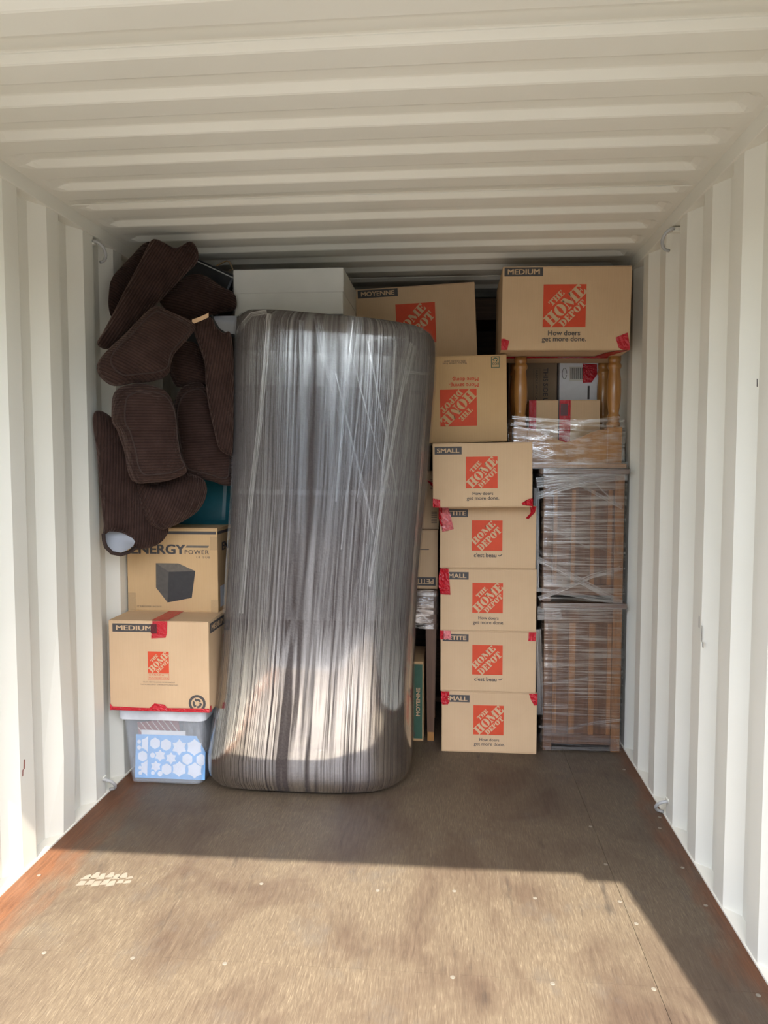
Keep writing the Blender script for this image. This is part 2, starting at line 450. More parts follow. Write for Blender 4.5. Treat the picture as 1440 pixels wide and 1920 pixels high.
tn = 0
for side in (-1, 1):
    tn += 1
    x0, x1 = sorted((side * 1.142, side * 1.215))
    tag(MB().box(x0, x1, Y0, Y1, 2.31, 2.372).build('trim_%d' % tn, M['paint'], bevel=0.003), 'square steel top rail along the roof edge', kind='structure')
    x0, x1 = sorted((side * 1.146, side * 1.215))
    bb = MB().box(x0, x1, Y0, Y1, -0.05, 0.006)
    bb.grid(2, 2, lambda a, b: (side * (1.147 + 0.04 * a), Y0 + b * (Y1 - Y0), 0.006 + 0.012 * a))
    tag(bb.build('baseboard_left' if side < 0 else 'baseboard_right', M['paint']), 'painted steel ledge at the foot of the wall', kind='structure')
    # door post
    tn += 1
    x0, x1 = sorted((side * 1.125, side * 1.24))
    tag(MB().box(x0, x1, Y0, Y0 + 0.1, -0.12, 2.55).build('trim_%d' % (tn + 10), M['paint'], bevel=0.004), 'steel door post', kind='structure')
# header with stepped corner gussets and small eyes
hd = MB().box(-1.24, 1.24, Y0, Y0 + 0.1, 2.286, 2.55)
hd.box(1.007, 1.13, Y0, Y0 + 0.1, 2.236, 2.30).box(-1.13, -1.007, Y0, Y0 + 0.1, 2.236, 2.30)
tag(hd.build('trim_20', M['paint']), 'steel door header with stepped corners', kind='structure')
tag(MB().box(-1.24, 1.24, Y0 - 0.1, Y0 + 0.01, -0.14, -0.002).build('trim_21', M['dark_steel']), 'steel door sill', kind='structure')

# plywood floor: sheets with narrow joints
floor = MB().box(-1.15, 1.15, Y0, Y1, -0.06, -0.022).build('floor', M['floor'])
tag(floor, 'worn brown plywood container floor', kind='structure')
fx = [-1.147, 0.849, 1.147]; fy = [Y0 + 0.005, 1.966, 4.38, Y1]
for a in range(2):
    for b in range(3):
        MB().box(fx[a] + 0.0006, fx[a + 1] - 0.0006, fy[b] + 0.0004, fy[b + 1] - 0.0004, -0.022, 0.0).build('plywood_sheet', M['floor'], floor)
scr = MB().lathe([(0.0068, -0.001), (0.0068, 0.0006), (0.005, 0.0014), (0.0025, 0.0010)], 10).mesh('screw', M['screw'])
for (x, y) in [(-1.091, 2.34), (-0.855, 1.955), (-0.594, 1.955), (-0.328, 1.955), (-0.326, 2.355), (0.063, 2.349), (0.313, 2.368), (0.571, 2.351), (0.838, 2.355), (0.862, 2.242), (0.306, 1.955), (0.573, 1.953), (0.838, 1.955), (0.838, 2.852), (0.84, 2.578), (1.1, 2.58), (1.104, 2.357), (1.125, 2.955), (1.1, 2.862), (1.105, 1.955), (1.092, 3.415)]:
    o = bpy.data.objects.new('screw', scr); COL.objects.link(o); o.parent = floor; o.location = (x, y, 0)
fp = MB(); c0 = Vector((-0.855, 2.325, 0.0005))
rnd_ = random.Random(3)
for i in range(7):
    for j in range(2):
        half = .034 * sqrt(max(0.05, 1 - ((i - 2.4) / 4.4) ** 2)); x0_, x1_ = -.11 + i * .034, -.11 + (i + 1) * .034 - .004
        ya, yb = (-half, -.002) if j == 0 else (.002, half); sh_ = .006 * (i % 2) + .012 * i / 6
        q = [(x0_ - .006 * j, ya), (x1_ + .004, ya + .004), (x1_ - .008 * j, yb), (x0_ + .006, yb - .004)]
        fp.poly([(c0.x + a_ * .72 + rnd_.uniform(-.003, .003), c0.y + (b_ + sh_) * 1.25 + rnd_.uniform(-.003, .003), c0.z) for a_, b_ in q])
tag(fp.build('dusty_shoe_print', M['dust'], floor), 'pale dusty shoe print')

# outside ground, only met in reflections and bounce light
tag(MB().poly([(-40, -40, -0.15), (40, -40, -0.15), (40, 40, -0.15), (-40, 40, -0.15)]).build('ground', M['asphalt']), 'grey asphalt yard outside the container', kind='structure')

# unseen building added behind the viewer to block low sky and dim film reflections
hs = MB().box(-16, 18, -19, -13, -0.15, 3.3).box(-16.2, 18.2, -13.25, -12.8, 3.15, 3.5)
tag(hs.build('added_building', simple('pale_siding', (0.55, 0.50, 0.42), .8)), 'long low pale building with flat roof, added unseen across the yard to block low sky', kind='structure')


# lashing rings on the walls
def lashing_ring(side, y, z, up, label):
    e = empty('lashing_ring', (side * 1.15, y, z), label, 'lashing ring')
    s = -side
    arc = [(s * (0.004 + 0.036 * sin(t)), -0.030 * cos(t), up * (0.034 * cos(t) - .006)) for t in [pi * k / 10 for k in range(11)]]
    MB().tube(arc, 0.0065, 8).build('ring', M['steel'], e, smooth=True)
    MB().box(min(-s * .03, s * 0.006), max(-s * .03, s * 0.006), -0.026, 0.002, up * .026 - .008, up * .026 + .008).build('mount_plate', M['paint'], e, bevel=0.002)
lashing_ring(-1, 2.985, 2.262, 1, 'small bent steel lashing ring under the top rail above the corduroy cushions')
lashing_ring(1, 3.05, 2.27, 1, 'small bent steel lashing ring under the top rail by the topmost MEDIUM box')
lashing_ring(-1, 2.96, 0.05, 1, 'bent steel lashing ring at the floor beside the clear plastic bin')
lashing_ring(1, 2.955, 0.05, 1, 'bent steel lashing ring at the floor on the wall nearest the wrapped tables')

# ------------------------------------------------------------------ printing on cartons
_tcache = {}


def text_polys(s, bold=0.0, spacing=1.0):
    key = (s, bold, spacing)
    if key in _tcache: return _tcache[key]
    cu = bpy.data.curves.new('txt', 'FONT'); cu.body = s; cu.size = 1.0; cu.resolution_u = 3; cu.fill_mode = 'FRONT'; cu.space_character = spacing
    ob = bpy.data.objects.new('txt', cu); COL.objects.link(ob)
    dg = bpy.context.evaluated_depsgraph_get(); dg.update()
    me = bpy.data.meshes.new_from_object(ob.evaluated_get(dg))
    v0 = [(v.co.x, v.co.y) for v in me.vertices]; f0 = [list(p.vertices) for p in me.polygons]; vs = []; fs = []
    for dx, dy in ([(0, 0)] if bold <= 0 else [(-bold, -bold * .4), (bold, -bold * .4), (0, 0), (-bold, bold * .4), (bold, bold * .4)]):
        k = len(vs); vs += [(x + dx, y + dy) for x, y in v0]; fs += [[i + k for i in f] for f in f0]
    bpy.data.objects.remove(ob); bpy.data.curves.remove(cu); bpy.data.meshes.remove(me)
    x0 = min(v[0] for v in vs); x1 = max(v[0] for v in vs); y0 = min(v[1] for v in vs); y1 = max(v[1] for v in vs)
    _tcache[key] = (vs, fs, x0, x1, y0, y1); return _tcache[key]


class Face:
    """maps (u from left, v from bottom) in metres on a carton side to the carton's local space"""
    def __init__(s, w, d, h, side, flip=False):
        s.side = side; s.flip = flip; s.d = d; s.bw = w
        s.W = d if side in ('right', 'left') else w
        s.H = d if side in ('top', 'bottom') else h
        s.h = h

    def __call__(s, u, v, off=0.0):
        if s.flip: u, v = s.W - u, s.H - v
        if s.side == 'front': return (u - s.bw / 2, -s.d / 2 - off, v)
        if s.side == 'right': return (s.bw / 2 + off, u - s.d / 2, v)
        if s.side == 'left': return (-s.bw / 2 - off, s.d / 2 - u, v)
        if s.side == 'top': return (u - s.bw / 2, v - s.d / 2, s.h + off)
        if s.side == 'bottom': return (u - s.bw / 2, s.d / 2 - v, -off)


def put_text(face, parent, s, mt, cx, cy, height=None, width=None, off=0.0012, bold=0.0, name='lettering', align='c', rot=0, spacing=1.0):
    vs, fs, x0, x1, y0, y1 = text_polys(s, bold, spacing)
    sx = sy = None
    if width: sx = width / (x1 - x0)
    if height: sy = height / (y1 - y0)
    sx = sx or sy; sy = sy or sx
    mb = MB()
    for (x, y) in vs:
        a = (x - (x0 + x1) / 2) * sx if align == 'c' else (x - x0) * sx
        b = (y - (y0 + y1) / 2) * sy
        if rot: a, b = a * cos(rot) - b * sin(rot), a * sin(rot) + b * cos(rot)
        mb.vert(face(cx + a, cy + b, off + 0.00025 * (len(mb.v) // max(1, len(vs) // (5 if bold > 0 else 1)))))
    mb.f = [list(f) for f in fs]
    return mb.build(name, mt, parent)


def put_quad(face, parent, u0, v0, u1, v1, mt, name, off=0.0006):
    return MB().poly([face(u0, v0, off), face(u1, v0, off), face(u1, v1, off), face(u0, v1, off)]).build(name, mt, parent)


def rct(x0, y0, x1, y1): return [(x0, y0), (x1, y0), (x1, y1), (x0, y1)]


def ring_q(cx, cy, rx, ry, ix, iy, a0, a1, n):
    out = []
    for k in range(n):
        t0 = a0 + (a1 - a0) * k / n; t1 = a0 + (a1 - a0) * (k + 1) / n
        out.append([(cx + rx * cos(t0), cy + ry * sin(t0)), (cx + rx * cos(t1), cy + ry * sin(t1)), (cx + ix * cos(t1), cy + iy * sin(t1)), (cx + ix * cos(t0), cy + iy * sin(t0))])
    return out


GL = {
    'H': (0.96, [rct(.11, .09, .38, .91), rct(.58, .09, .85, .91), rct(.02, 0, .47, .1), rct(.02, .9, .47, 1), rct(.49, 0, .94, .1), rct(.49, .9, .94, 1), rct(.38, .45, .58, .53)]),
    'O': (0.86, ring_q(.43, .5, .42, .5, .13, .42, -pi / 2 + .12, pi / 2 - .12, 9) + ring_q(.43, .5, .42, .5, .13, .42, pi / 2 + .12, 3 * pi / 2 - .12, 9)),
    'M': (1.16, [rct(.12, .09, .2, .91), rct(.02, 0, .3, .1), rct(.80, .09, 1.06, .91), rct(.74, 0, 1.14, .1), rct(.80, .9, 1.14, 1), [(.02, 1), (.36, 1), (.68, .22), (.54, .02)], [(.54, .02), (.60, .14), (.84, 1), (.92, 1)]]),
    'E': (0.78, [rct(.11, .09, .38, .91), rct(.02, .9, .70, 1), rct(.02, 0, .74, .1), rct(.38, .46, .52, .54), [(.52, .34), (.56, .34), (.56, .66), (.52, .66)], [(.46, .9), (.64, .68), (.70, .68), (.70, .92)], [(.48, .1), (.68, .34), (.74, .34), (.74, .08)]]),
    'D': (0.86, [rct(.11, .09, .37, .91), rct(.02, 0, .44, .1), rct(.02, .9, .44, 1)] + ring_q(.40, .5, .44, .5, .16, .41, -pi / 2 + .06, pi / 2 - .06, 10)),
    'P': (0.76, [rct(.11, .09, .37, .91), rct(.02, 0, .48, .1), rct(.02, .9, .42, 1)] + ring_q(.40, .72, .34, .28, .10, .19, -pi / 2 + .06, pi / 2 - .06, 8)),
    'T': (0.84, [rct(.29, .09, .55, .95), rct(.18, 0, .66, .1), rct(.01, .9, .83, 1), [(.01, .62), (.08, .62), (.22, .9), (.01, .92)], [(.83, .62), (.76, .62), (.62, .9), (.83, .92)]]),
}


def clip(poly):
    for ax, lim, sg in ((0, 0.0, 1), (0, 1.0, -1), (1, 0.0, 1), (1, 1.0, -1)):
        out = []
        for i in range(len(poly)):
            a, b = poly[i - 1], poly[i]
            ia, ib = (a[ax] - lim) * sg >= 0, (b[ax] - lim) * sg >= 0
            if ia != ib:
                t = (lim - a[ax]) / (b[ax] - a[ax]); out.append((a[0] + t * (b[0] - a[0]), a[1] + t * (b[1] - a[1])))
            if ib: out.append(b)
        poly = out
        if len(poly) < 3: return None
    return poly


def logo(face, parent, u0, v0, size, french=False, sizev=None):
    """orange square with stencilled diagonal lettering"""
    sv = sizev or size
    lg = put_quad(face, parent, u0, v0, u0 + size, v0 + sv, M['orange'], 'logo_panel', 0.0006)
    words = [('HOME', .075, .375, .20, 1.17), ('DEPOT', -.345, -.03, .20, 1.17)] if french else [('THE', .28, .475, .485, .915), ('HOME', -.205, .205, .13, 1.32), ('DEPOT', -.485, -.255, .335, 1.10)]
    mb = MB(); r2 = sqrt(2)
    for (wd, c0, c1, ua, ub) in words:
        h = (c1 - c0) / r2; tot = sum(GL[ch][0] for ch in wd); fx_ = (ub - ua) / tot; x = ua
        for ch in wd:
            wdt, polys = GL[ch]
            for pl in polys:
                q = []
                for (a, b) in pl:
                    uu = x + a * fx_; vv = c0 / r2 + b * h
                    q.append(((uu - vv) / r2, (uu + vv) / r2))
                q = clip(q)
                if q: mb.poly([face(u0 + a * size, v0 + b * sv, 0.0012) for a, b in q])
            x += wdt * fx_
    mb.build('lettering', M['letter'], lg)
    return lg


def size_label(face, parent, text, u0, v0, u1, v1, mt=None, lm=None):
    q = put_quad(face, parent, u0, v0, u1, v1, mt or M['ink'], 'size_label', 0.0006)
    put_text(face, q, text, lm or M['letter'], (u0 + u1) / 2, (v0 + v1) / 2, height=(v1 - v0) * 0.58, width=(u1 - u0) * 0.83, bold=0.025)
    return q


def tape_patch(face, parent, pts, mt=None, name='red_tape', off=0.0016, seed=0, lift=0.004):
    """wrinkled strip of tape: pts is a quad-strip outline (list of left/right pairs)"""
    rnd = random.Random(seed); mb = MB(); n = 7
    rows = []
    for k in range(len(pts) - 1):
        (a, b), (c, d) = pts[k], pts[k + 1]
        for j in range(4 if k < len(pts) - 2 else 5):
            t = j / 4; rows.append(((a[0] + (c[0] - a[0]) * t, a[1] + (c[1] - a[1]) * t), (b[0] + (d[0] - b[0]) * t, b[1] + (d[1] - b[1]) * t)))
    offs = [[off + lift * rnd.random() for _ in range(n)] for _ in rows]
    mb.grid(n, len(rows), lambda i, j: face(rows[j][0][0] + (rows[j][1][0] - rows[j][0][0]) * i / (n - 1), rows[j][0][1] + (rows[j][1][1] - rows[j][0][1]) * i / (n - 1), offs[j][i]))
    return mb.build(name, mt or M['tape'], parent)


def carton(name, label, cat, x0, x1, yf, d, z, h, mt=None, yaw=0, roll=0, group=None, flaps=True, seam='y'):
    """cardboard box whose front lower edge runs x0..x1 at depth yf; returns (empty, w, d, h)"""
    w = x1 - x0
    cx = (x0 + x1) / 2
    off = Matrix.Rotation(yaw, 3, 'Z') @ Vector((0, d / 2, 0))
    e = empty(name, (cx + off.x, yf + off.y, z), label, cat, group, (0, roll, yaw))
    t = 0.003
    mt = mt or M['card']
    mb = MB().box(-w / 2, w / 2, -d / 2, d / 2, t, h - t)
    mb.build('body', mt, e, bevel=0.003)
    if flaps:
        for zz0, zz1 in ((0, t), (h - t, h)):
            if seam == 'y':
                MB().box(-w / 2 + .001, -0.001, -d / 2 + .001, d / 2 - .001, zz0, zz1).build('flap', mt, e)
                MB().box(0.001, w / 2 - .001, -d / 2 + .001, d / 2 - .001, zz0, zz1).build('flap', mt, e)
            else:
                MB().box(-w / 2 + .001, w / 2 - .001, -d / 2 + .001, -.001, zz0, zz1).build('flap', mt, e)
                MB().box(-w / 2 + .001, w / 2 - .001, .001, d / 2 - .001, zz0, zz1).build('flap', mt, e)
    return e


def front_print(e, w, d, h, kind):
    F_ = Face(w, d, h, 'front')
    if kind in ('SMALL', 'PETITE'):
        size_label(F_, e, kind, .022 * w, h * .825, .295 * w, h * .945)
        s = .318 * w
        if kind == 'SMALL':
            logo(F_, e, .335 * w, h * .295, s)
            put_text(F_, e, 'How doers', M['ink'], .505 * w, h * .215, height=.047 * h * 1.05, bold=0.012, name='tagline')
            put_text(F_, e, 'get more done.', M['ink'], .505 * w, h * .135, width=.325 * w, bold=0.012, name='tagline')
        else:
            logo(F_, e, .335 * w, h * .285, s, True)
            put_text(F_, e, "c'est beau", M['ink'], .475 * w, h * .215, width=.235 * w, bold=0.02, name='tagline')
            MB().poly([F_(.61 * w, h * .215, .001), (F_(.617 * w, h * .222, .001)), F_(.627 * w, h * .208, .001), F_(.648 * w, h * .235, .001), F_(.655 * w, h * .23, .001), F_(.628 * w, h * .192, .001)]).build('check_mark', M['ink'], e)
    return F_


# ------------------------------------------------------------------ the stack of five small boxes
Zs = [0.0, 0.298, 0.595, 0.897, 1.196]
Hs = [0.298, 0.297, 0.302, 0.299, 0.296]
kinds = ['SMALL', 'PETITE', 'SMALL', 'PETITE', 'SMALL']
xr = [(0.258, 0.714), (0.251, 0.706), (0.249, 0.704), (0.245, 0.699), (0.214, 0.668)]
yf = [3.565, 3.565, 3.56, 3.565, 3.45]
labs = ['lowest box of the tall cardboard stack, printed SMALL, standing on the floor',
        'PETITE printed cardboard box resting on the lowest box of the tall stack',
        'middle box of the five high cardboard stack, printed SMALL, red tape over its corner',
        'PETITE printed cardboard box just under the topmost box of the tall stack',
        'topmost SMALL printed cardboard box of the five high stack, set slightly askew']
for i in range(5):
    w_ = xr[i][1] - xr[i][0]; d_ = 0.30 if i < 4 else 0.177; h_ = Hs[i]
    e = carton('moving_box', labs[i], 'cardboard box', xr[i][0], xr[i][1], yf[i], d_, Zs[i] + 0.0, h_ - 0.001, group='small boxes in the tall stack', roll=-0.0 if i < 4 else -0.012, seam='x')
    h_ -= 0.001
    f_ = front_print(e, w_, d_, h_, kinds[i])
    if i == 0:
        tape_patch(f_, e, [((-.002, h_), (.036, h_)), ((-.003, h_ - .05), (.038, h_ - .05)), ((.004, h_ - .066), (.03, h_ - .064))], seed=1)
        tape_patch(f_, e, [((w_ - .04, h_), (w_ + .001, h_)), ((w_ - .03, h_ - .03), (w_ + .001, h_ - .03)), ((w_ - .014, h_ - .058), (w_ + .001, h_ - .055))], seed=2)
    if i == 1:
        tape_patch(f_, e, [((-.003, h_), (.016, h_)), ((-.003, h_ - .042), (.014, h_ - .042))], seed=3)
        tape_patch(f_, e, [((.016, h_), (.048, h_)), ((.016, h_ - .042), (.05, h_ - .042))], M['tape_pale'], seed=4)
        tape_patch(f_, e, [((w_ - .036, h_), (w_, h_)), ((w_ - .038, h_ - .042), (w_ - .004, h_ - .042))], seed=5)
    if i == 2:
        tape_patch(f_, e, [((.0, h_), (.038, h_)), ((-.008, h_ - .04), (.042, h_ - .05)), ((-.008, h_ - .09), (.046, h_ - .09)), ((.002, h_ - .124), (.048, h_ - .126))], seed=6, lift=.008)
    if i == 3:
        tape_patch(f_, e, [((-.004, h_), (.038, h_ - .002)), ((.0, h_ - .05), (.05, h_ - .04)), ((.008, h_ - .09), (.06, h_ - .085)), ((.012, h_ - .124), (.066, h_ - .11))], M['tape_pale'], seed=7, lift=.01)
        tape_patch(f_, e, [((-.006, h_), (.01, h_)), ((-.006, h_ - .06), (.012, h_ - .05)), ((.006, h_ - .1), (.016, h_ - .09))], seed=8, lift=.01)
        tape_patch(f_, e, [((w_ - .03, h_), (w_, h_)), ((w_ - .028, h_ - .03), (w_ - .008, h_ - .03)), ((w_ - .05, h_ - .056), (w_ - .038, h_ - .06))], seed=9, lift=.01)
    if i == 4:
        tape_patch(f_, e, [((.0, .042), (.034, .036)), ((.0, .0), (.034, .0))], seed=10)
        tape_patch(f_, e, [((w_ - .05, .018), (w_ - .046, .01)), ((w_ - .02, .036), (w_ - .02, .006)), ((w_, .04), (w_ + .002, .002))], seed=11, lift=.01)

# ------------------------------------------------------------------ MEDIUM box at top right, resting on the upturned table legs
MZ = 1.912
e = carton('moving_box', 'topmost cardboard box printed MEDIUM, resting on the wooden legs of the upturned table', 'cardboard box', 0.522, 1.098, 3.50, 0.44, MZ, 0.375, roll=0.012, seam='x')
w_, d_, h_ = 0.576, 0.44, 0.375
f_ = Face(w_, d_, h_, 'front')
size_label(f_, e, 'MEDIUM', .014 * w_, h_ * .885, .315 * w_, h_ * .99)
logo(f_, e, .322 * w_, h_ * .275, .332 * w_)
put_text(f_, e, 'How doers', M['ink'], .49 * w_, h_ * .205, width=.25 * w_, bold=0.012, name='tagline')
put_text(f_, e, 'get more done.', M['ink'], .49 * w_, h_ * .125, width=.345 * w_, bold=0.012, name='tagline')
tape_patch(f_, e, [((.0, .05), (.012, .052)), ((.0, .03), (.036, .042)), ((.0, .0), (.028, .0))], seed=12)
tape_patch(f_, e, [((w_ - .064, .055), (w_ - .012, .078)), ((w_ - .05, .01), (w_, .012)), ((w_ - .03, .0), (w_, .0))], seed=13)
b_ = Face(w_, d_, h_, 'bottom')
tape_patch(b_, e, [((w_ - .05, d_), (w_ - .004, d_)), ((w_ - .09, d_ - .07), (w_ - .03, d_ - .07)), ((w_ - .12, d_ - .2), (w_ - .06, d_ - .2))], seed=14, lift=.002)
tape_patch(b_, e, [((.02, d_ / 2 - .025), (.02, d_ / 2 + .025)), ((w_ - .05, d_ / 2 - .025), (w_ - .05, d_ / 2 + .025))], seed=15, lift=.002)
put_text(b_, e, 'THIS BOX MADE WITH RECYCLED PAPER', M['ink'], .5 * w_, d_ - .03, width=.4 * w_, name='printed_note')

# ------------------------------------------------------------------ upside-down branded box
e = carton('moving_box', 'upside down cardboard box printed More saving More doing, on the tall stack', 'cardboard box', 0.105, 0.562, 3.59, 0.50, 1.497, 0.408, mt=M['card_gold'], roll=-0.020, seam='y')
w_, d_, h_ = 0.457, 0.50, 0.408
f_ = Face(w_, d_, h_, 'front', True)
U = lambda a: w_ - a * w_
M['letter'] = M['card_gold']
logo(f_, e, w_ * (1 - .69), h_ * .385, .38 * w_, False)
M['letter'] = M['card']
put_text(f_, e, 'More saving.', M['orange'], w_ * (1 - .56), h_ * .335, width=.30 * w_, name='slogan', bold=0.012)
put_text(f_, e, 'More doing.', M['orange'], w_ * (1 - .575), h_ * .268, width=.27 * w_, name='slogan', bold=0.012)
put_text(f_, e, 'This box is made from', M['ink'], w_ * (1 - .47), h_ * .085, width=.25 * w_, name='printed_note')
put_text(f_, e, '100% recycled paper', M['ink'], w_ * (1 - .47), h_ * .06, width=.23 * w_, name='printed_note')
eb = MB(); cx, cy = w_ * (1 - .885), h_ * .085
bd = rct(-.02, -.026, .02, .026)
for k in range(4):
    a, b = bd[k], bd[(k + 1) % 4]
    dx, dy = b[0] - a[0], b[1] - a[1]; L = hypot(dx, dy); nx, ny = -dy / L * .003, dx / L * .003
    eb.poly([f_(cx + a[0], cy + a[1], .001), f_(cx + b[0], cy + b[1], .001), f_(cx + b[0] + nx, cy + b[1] + ny, .001), f_(cx + a[0] + nx, cy + a[1] + ny, .001)])
for q in ring_q(0, -.01, .013, .011, .009, .007, pi, 2 * pi, 8): eb.poly([f_(cx + a, cy + b, .001) for a, b in q])
for (a, b) in ((-.006, -.006), (.006, -.008)):
    eb.poly([f_(cx + a + .003 * cos(t), cy + b + .004 * sin(t), .001) for t in [k * pi / 4 for k in range(8)]])
eo = eb.build('eco_emblem', M['green'], e)
put_text(f_, eo, 'ECO', M['green'], cx, cy + .008, width=.03, bold=.03)

# ------------------------------------------------------------------ MOYENNE box behind
e = carton('moving_box', 'tilted cardboard box printed MOYENNE behind the film wrapped sofa', 'cardboard box', -0.172, 0.425, 3.78, 0.42, 1.908, 0.372, mt=M['card'], roll=-0.045, seam='x')
w_, d_, h_ = 0.597, 0.42, 0.372
f_ = Face(w_, d_, h_, 'front')
size_label(f_, e, 'MOYENNE', .022 * w_, h_ * .88, .36 * w_, h_ * .985)
logo(f_, e, .335 * w_, h_ * .24, .33 * w_, True)

# ------------------------------------------------------------------ left column: clear bin, MEDIUM box, speaker carton
bz = 0.352
eb_ = empty('plastic_bin', (-0.934, 3.33, 0), 'clear plastic storage bin with lid under the foundation MEDIUM box', 'storage bin')
def bin_ring(hw, hd_, z, r=0.03, n=6):
    pts = []
    for (sx, sy, a0) in ((1, 1, 0), (-1, 1, pi / 2), (-1, -1, pi), (1, -1, 3 * pi / 2)):
        for k in range(n):
            t = a0 + pi / 2 * k / (n - 1); pts.append((sx * (hw - r) + r * cos(t), sy * (hd_ - r) + r * sin(t), z))
    return pts
rings = [bin_ring(.150, .245, .004), bin_ring(.158, .255, .008), bin_ring(.163, .262, .05), bin_ring(.180, .285, .315), bin_ring(.180, .285, .318), bin_ring(.176, .281, .318), bin_ring(.159, .258, .05), bin_ring(.152, .25, .012)]
mb = MB(); n_ = len(rings[0])
mb.grid(n_, len(rings), lambda a, b: rings[b][a], True)
mb.f.append(list(range(n_))[::-1]); mb.f.append([(len(rings) - 1) * n_ + k for k in range(n_)])
mb.build('tub', M['bin'], eb_, smooth=False)
rr = [bin_ring(.184, .289, .298), bin_ring(.192, .297, .300), bin_ring(.194, .299, .338), bin_ring(.190, .295, bz - .004), bin_ring(.182, .287, bz)]
mb = MB(); mb.grid(n_, len(rr), lambda a, b: rr[b][a], True); mb.f.append([(len(rr) - 1) * n_ + k for k in range(n_)])
mb.build('lid', M['bin_rim'], eb_)
# things inside the bin
def star(cx, cy, r, kind, a0=0.26):
    if kind == 'hex':
        pts = []
        for k in range(12):
            t = pi / 6 * k + pi / 2; rr_ = r if k % 2 == 0 else r * 0.89
            pts.append((cx + rr_ * cos(t), cy + rr_ * sin(t)))
        return pts
    if kind == 'star':
        return [(cx + (r if k % 2 == 0 else r * .66) * cos(pi / 6 * k + pi / 2), cy + (r if k % 2 == 0 else r * .66) * sin(pi / 6 * k + pi / 2)) for k in range(12)]
    if kind == 'flake':
        return [(cx + r * (0.90 + 0.1 * cos(6 * t) + .05 * cos(12 * t)) * cos(t + pi / 2), cy + r * (.9 + .1 * cos(6 * t) + .05 * cos(12 * t)) * sin(t + pi / 2)) for t in [2 * pi * k / 36 for k in range(36)]]
    return [(cx + r * cos(t), cy + r * sin(t)) for t in [2 * pi * k / 12 for k in range(12)]]
PS = at(240, 1387, 3.085); PE = at(388, 1472, 3.085)
sw, sh = 0.36, 0.188
ss = empty('snowflake_sheet', (-1.083, 3.1, 0.016), 'blue sheet with white snowflake shapes inside the clear bin', 'paper sheet', rot=(radians(-6.5), 0, 0))
sF = lambda u, v, off=0: (u, -0.0 - off, v)
tk = MB(); outl = [(0, 0), (.315, 0), (.315, .12), (.296, .15), (.272, .188), (0, .188)]
tk.poly([(a, 0.0, b) for a, b in outl]); tk.poly([(a, 0.003, b) for a, b in outl][::-1])
tk.build('sheet', M['snow_blue'], ss)
k_ = 0.0  # crop scale: 705 crop px = .315 m wide, 395 crop px = .188 high
def cp(x, y): return ((x - 290) / 705 * .315, .188 - (y - 515) / 400 * .188)
for (x, y, r, kd) in [(487, 592, 56, 'hex'), (598, 603, 58, 'hex'), (733, 620, 80, 'star'), (885, 618, 78, 'flake'), (465, 703, 26, 'c'), (540, 703, 58, 'star'), (652, 725, 58, 'star'), (817, 728, 56, 'hex'), (500, 805, 56, 'star'), (610, 828, 56, 'hex'), (738, 822, 72, 'flake'), (893, 828, 76, 'flake'), (472, 866, 20, 'c'), (545, 870, 25, 'c'), (364, 715, 52, 'hex'), (325, 582, 20, 'c'), (327, 636, 21, 'c'), (345, 870, 20, 'c'), (340, 822, 18, 'c')]:
    cx, cy = cp(x, y); rr_ = r / 705 * .315
    pts = star(cx, cy, rr_, kd)
    MB().poly([(a, -0.0012, b) for a, b in pts]).build('snowflake', M['snow_white'], ss)
for yy in (600, 820):
    pts = [(c[0], c[1]) for c in [cp(*star(415, yy, 72, 'flake')[k]) for k in range(0, 19)]]
    MB().poly([(a, -0.0012, b) for a, b in pts]).build('snowflake', M['snow_white'], ss)
c9 = star(958, 730, 56, 'hex'); pts = [cp(min(x, 990), y) for x, y in c9]
MB().poly([(a, -0.0012, b) for a, b in pts]).build('snowflake', M['snow_white'], ss)
rp = empty('striped_paper', (-1.07, 3.16, 0.02), 'dusty red paper with pale diagonal stripes inside the clear bin', 'paper', rot=(0, radians(-6), 0))
MB().box(0, .19, 0, .003, 0, .225).build('sheet', M['stripe_red'], rp)
for k in range(7):
    u = .01 + k * .026
    MB().poly([(u + .012, -0.0008, .17), (u + .018, -0.0008, .17), (u + .0 - .018, -0.0008, .225), (u - .022, -0.0008, .225)] if k else [(.012, -.0008, .18), (.018, -.0008, .18), (.004, -.0008, .205), (.0, -.0008, .2)]).build('stripe', M['stripe_pale'], rp)
tag(MB().box(-1.06, -0.86, 3.125, 3.128, 0.02, 0.222).build('white_sheet', M['white_paper']), 'plain white paper sheet behind the blue snowflake sheet in the bin', 'paper sheet')
# crumpled clear bags filling the bin
for (cx, cy, cz, rx, ry, rz, sd, nm) in ((-1.0, 3.34, 0.165, .075, .13, .135, 1, 'grey crumpled clear bag at the wall end of the plastic bin'), (-0.855, 3.32, 0.17, .055, .13, .13, 5, 'bright crumpled clear bag filling the sofa end of the plastic bin')):
    mb = MB(); nu, nv = 28, 16
    def fnb(a, b):
        th = 2 * pi * a / nu; ph = pi * b / (nv - 1)
        d = Vector((sin(ph) * cos(th), sin(ph) * sin(th), cos(ph)))
        k = 1 + 0.30 * noise.noise(d * 2.6 + Vector((sd, 0, 0))) + 0.12 * noise.noise(d * 7)
        p = Vector((abs(d.x) ** .6 * (1 if d.x > 0 else -1) * rx, abs(d.y) ** .6 * (1 if d.y > 0 else -1) * ry, abs(d.z) ** .6 * (1 if d.z > 0 else -1) * rz)) * min(k, 1.12)
        return (cx + p.x, cy + p.y, max(cz + p.z, .014))
    mb.grid(nu, nv, fnb, True)
    tag(mb.build('clear_bag', M['bag']), nm, 'plastic bag')

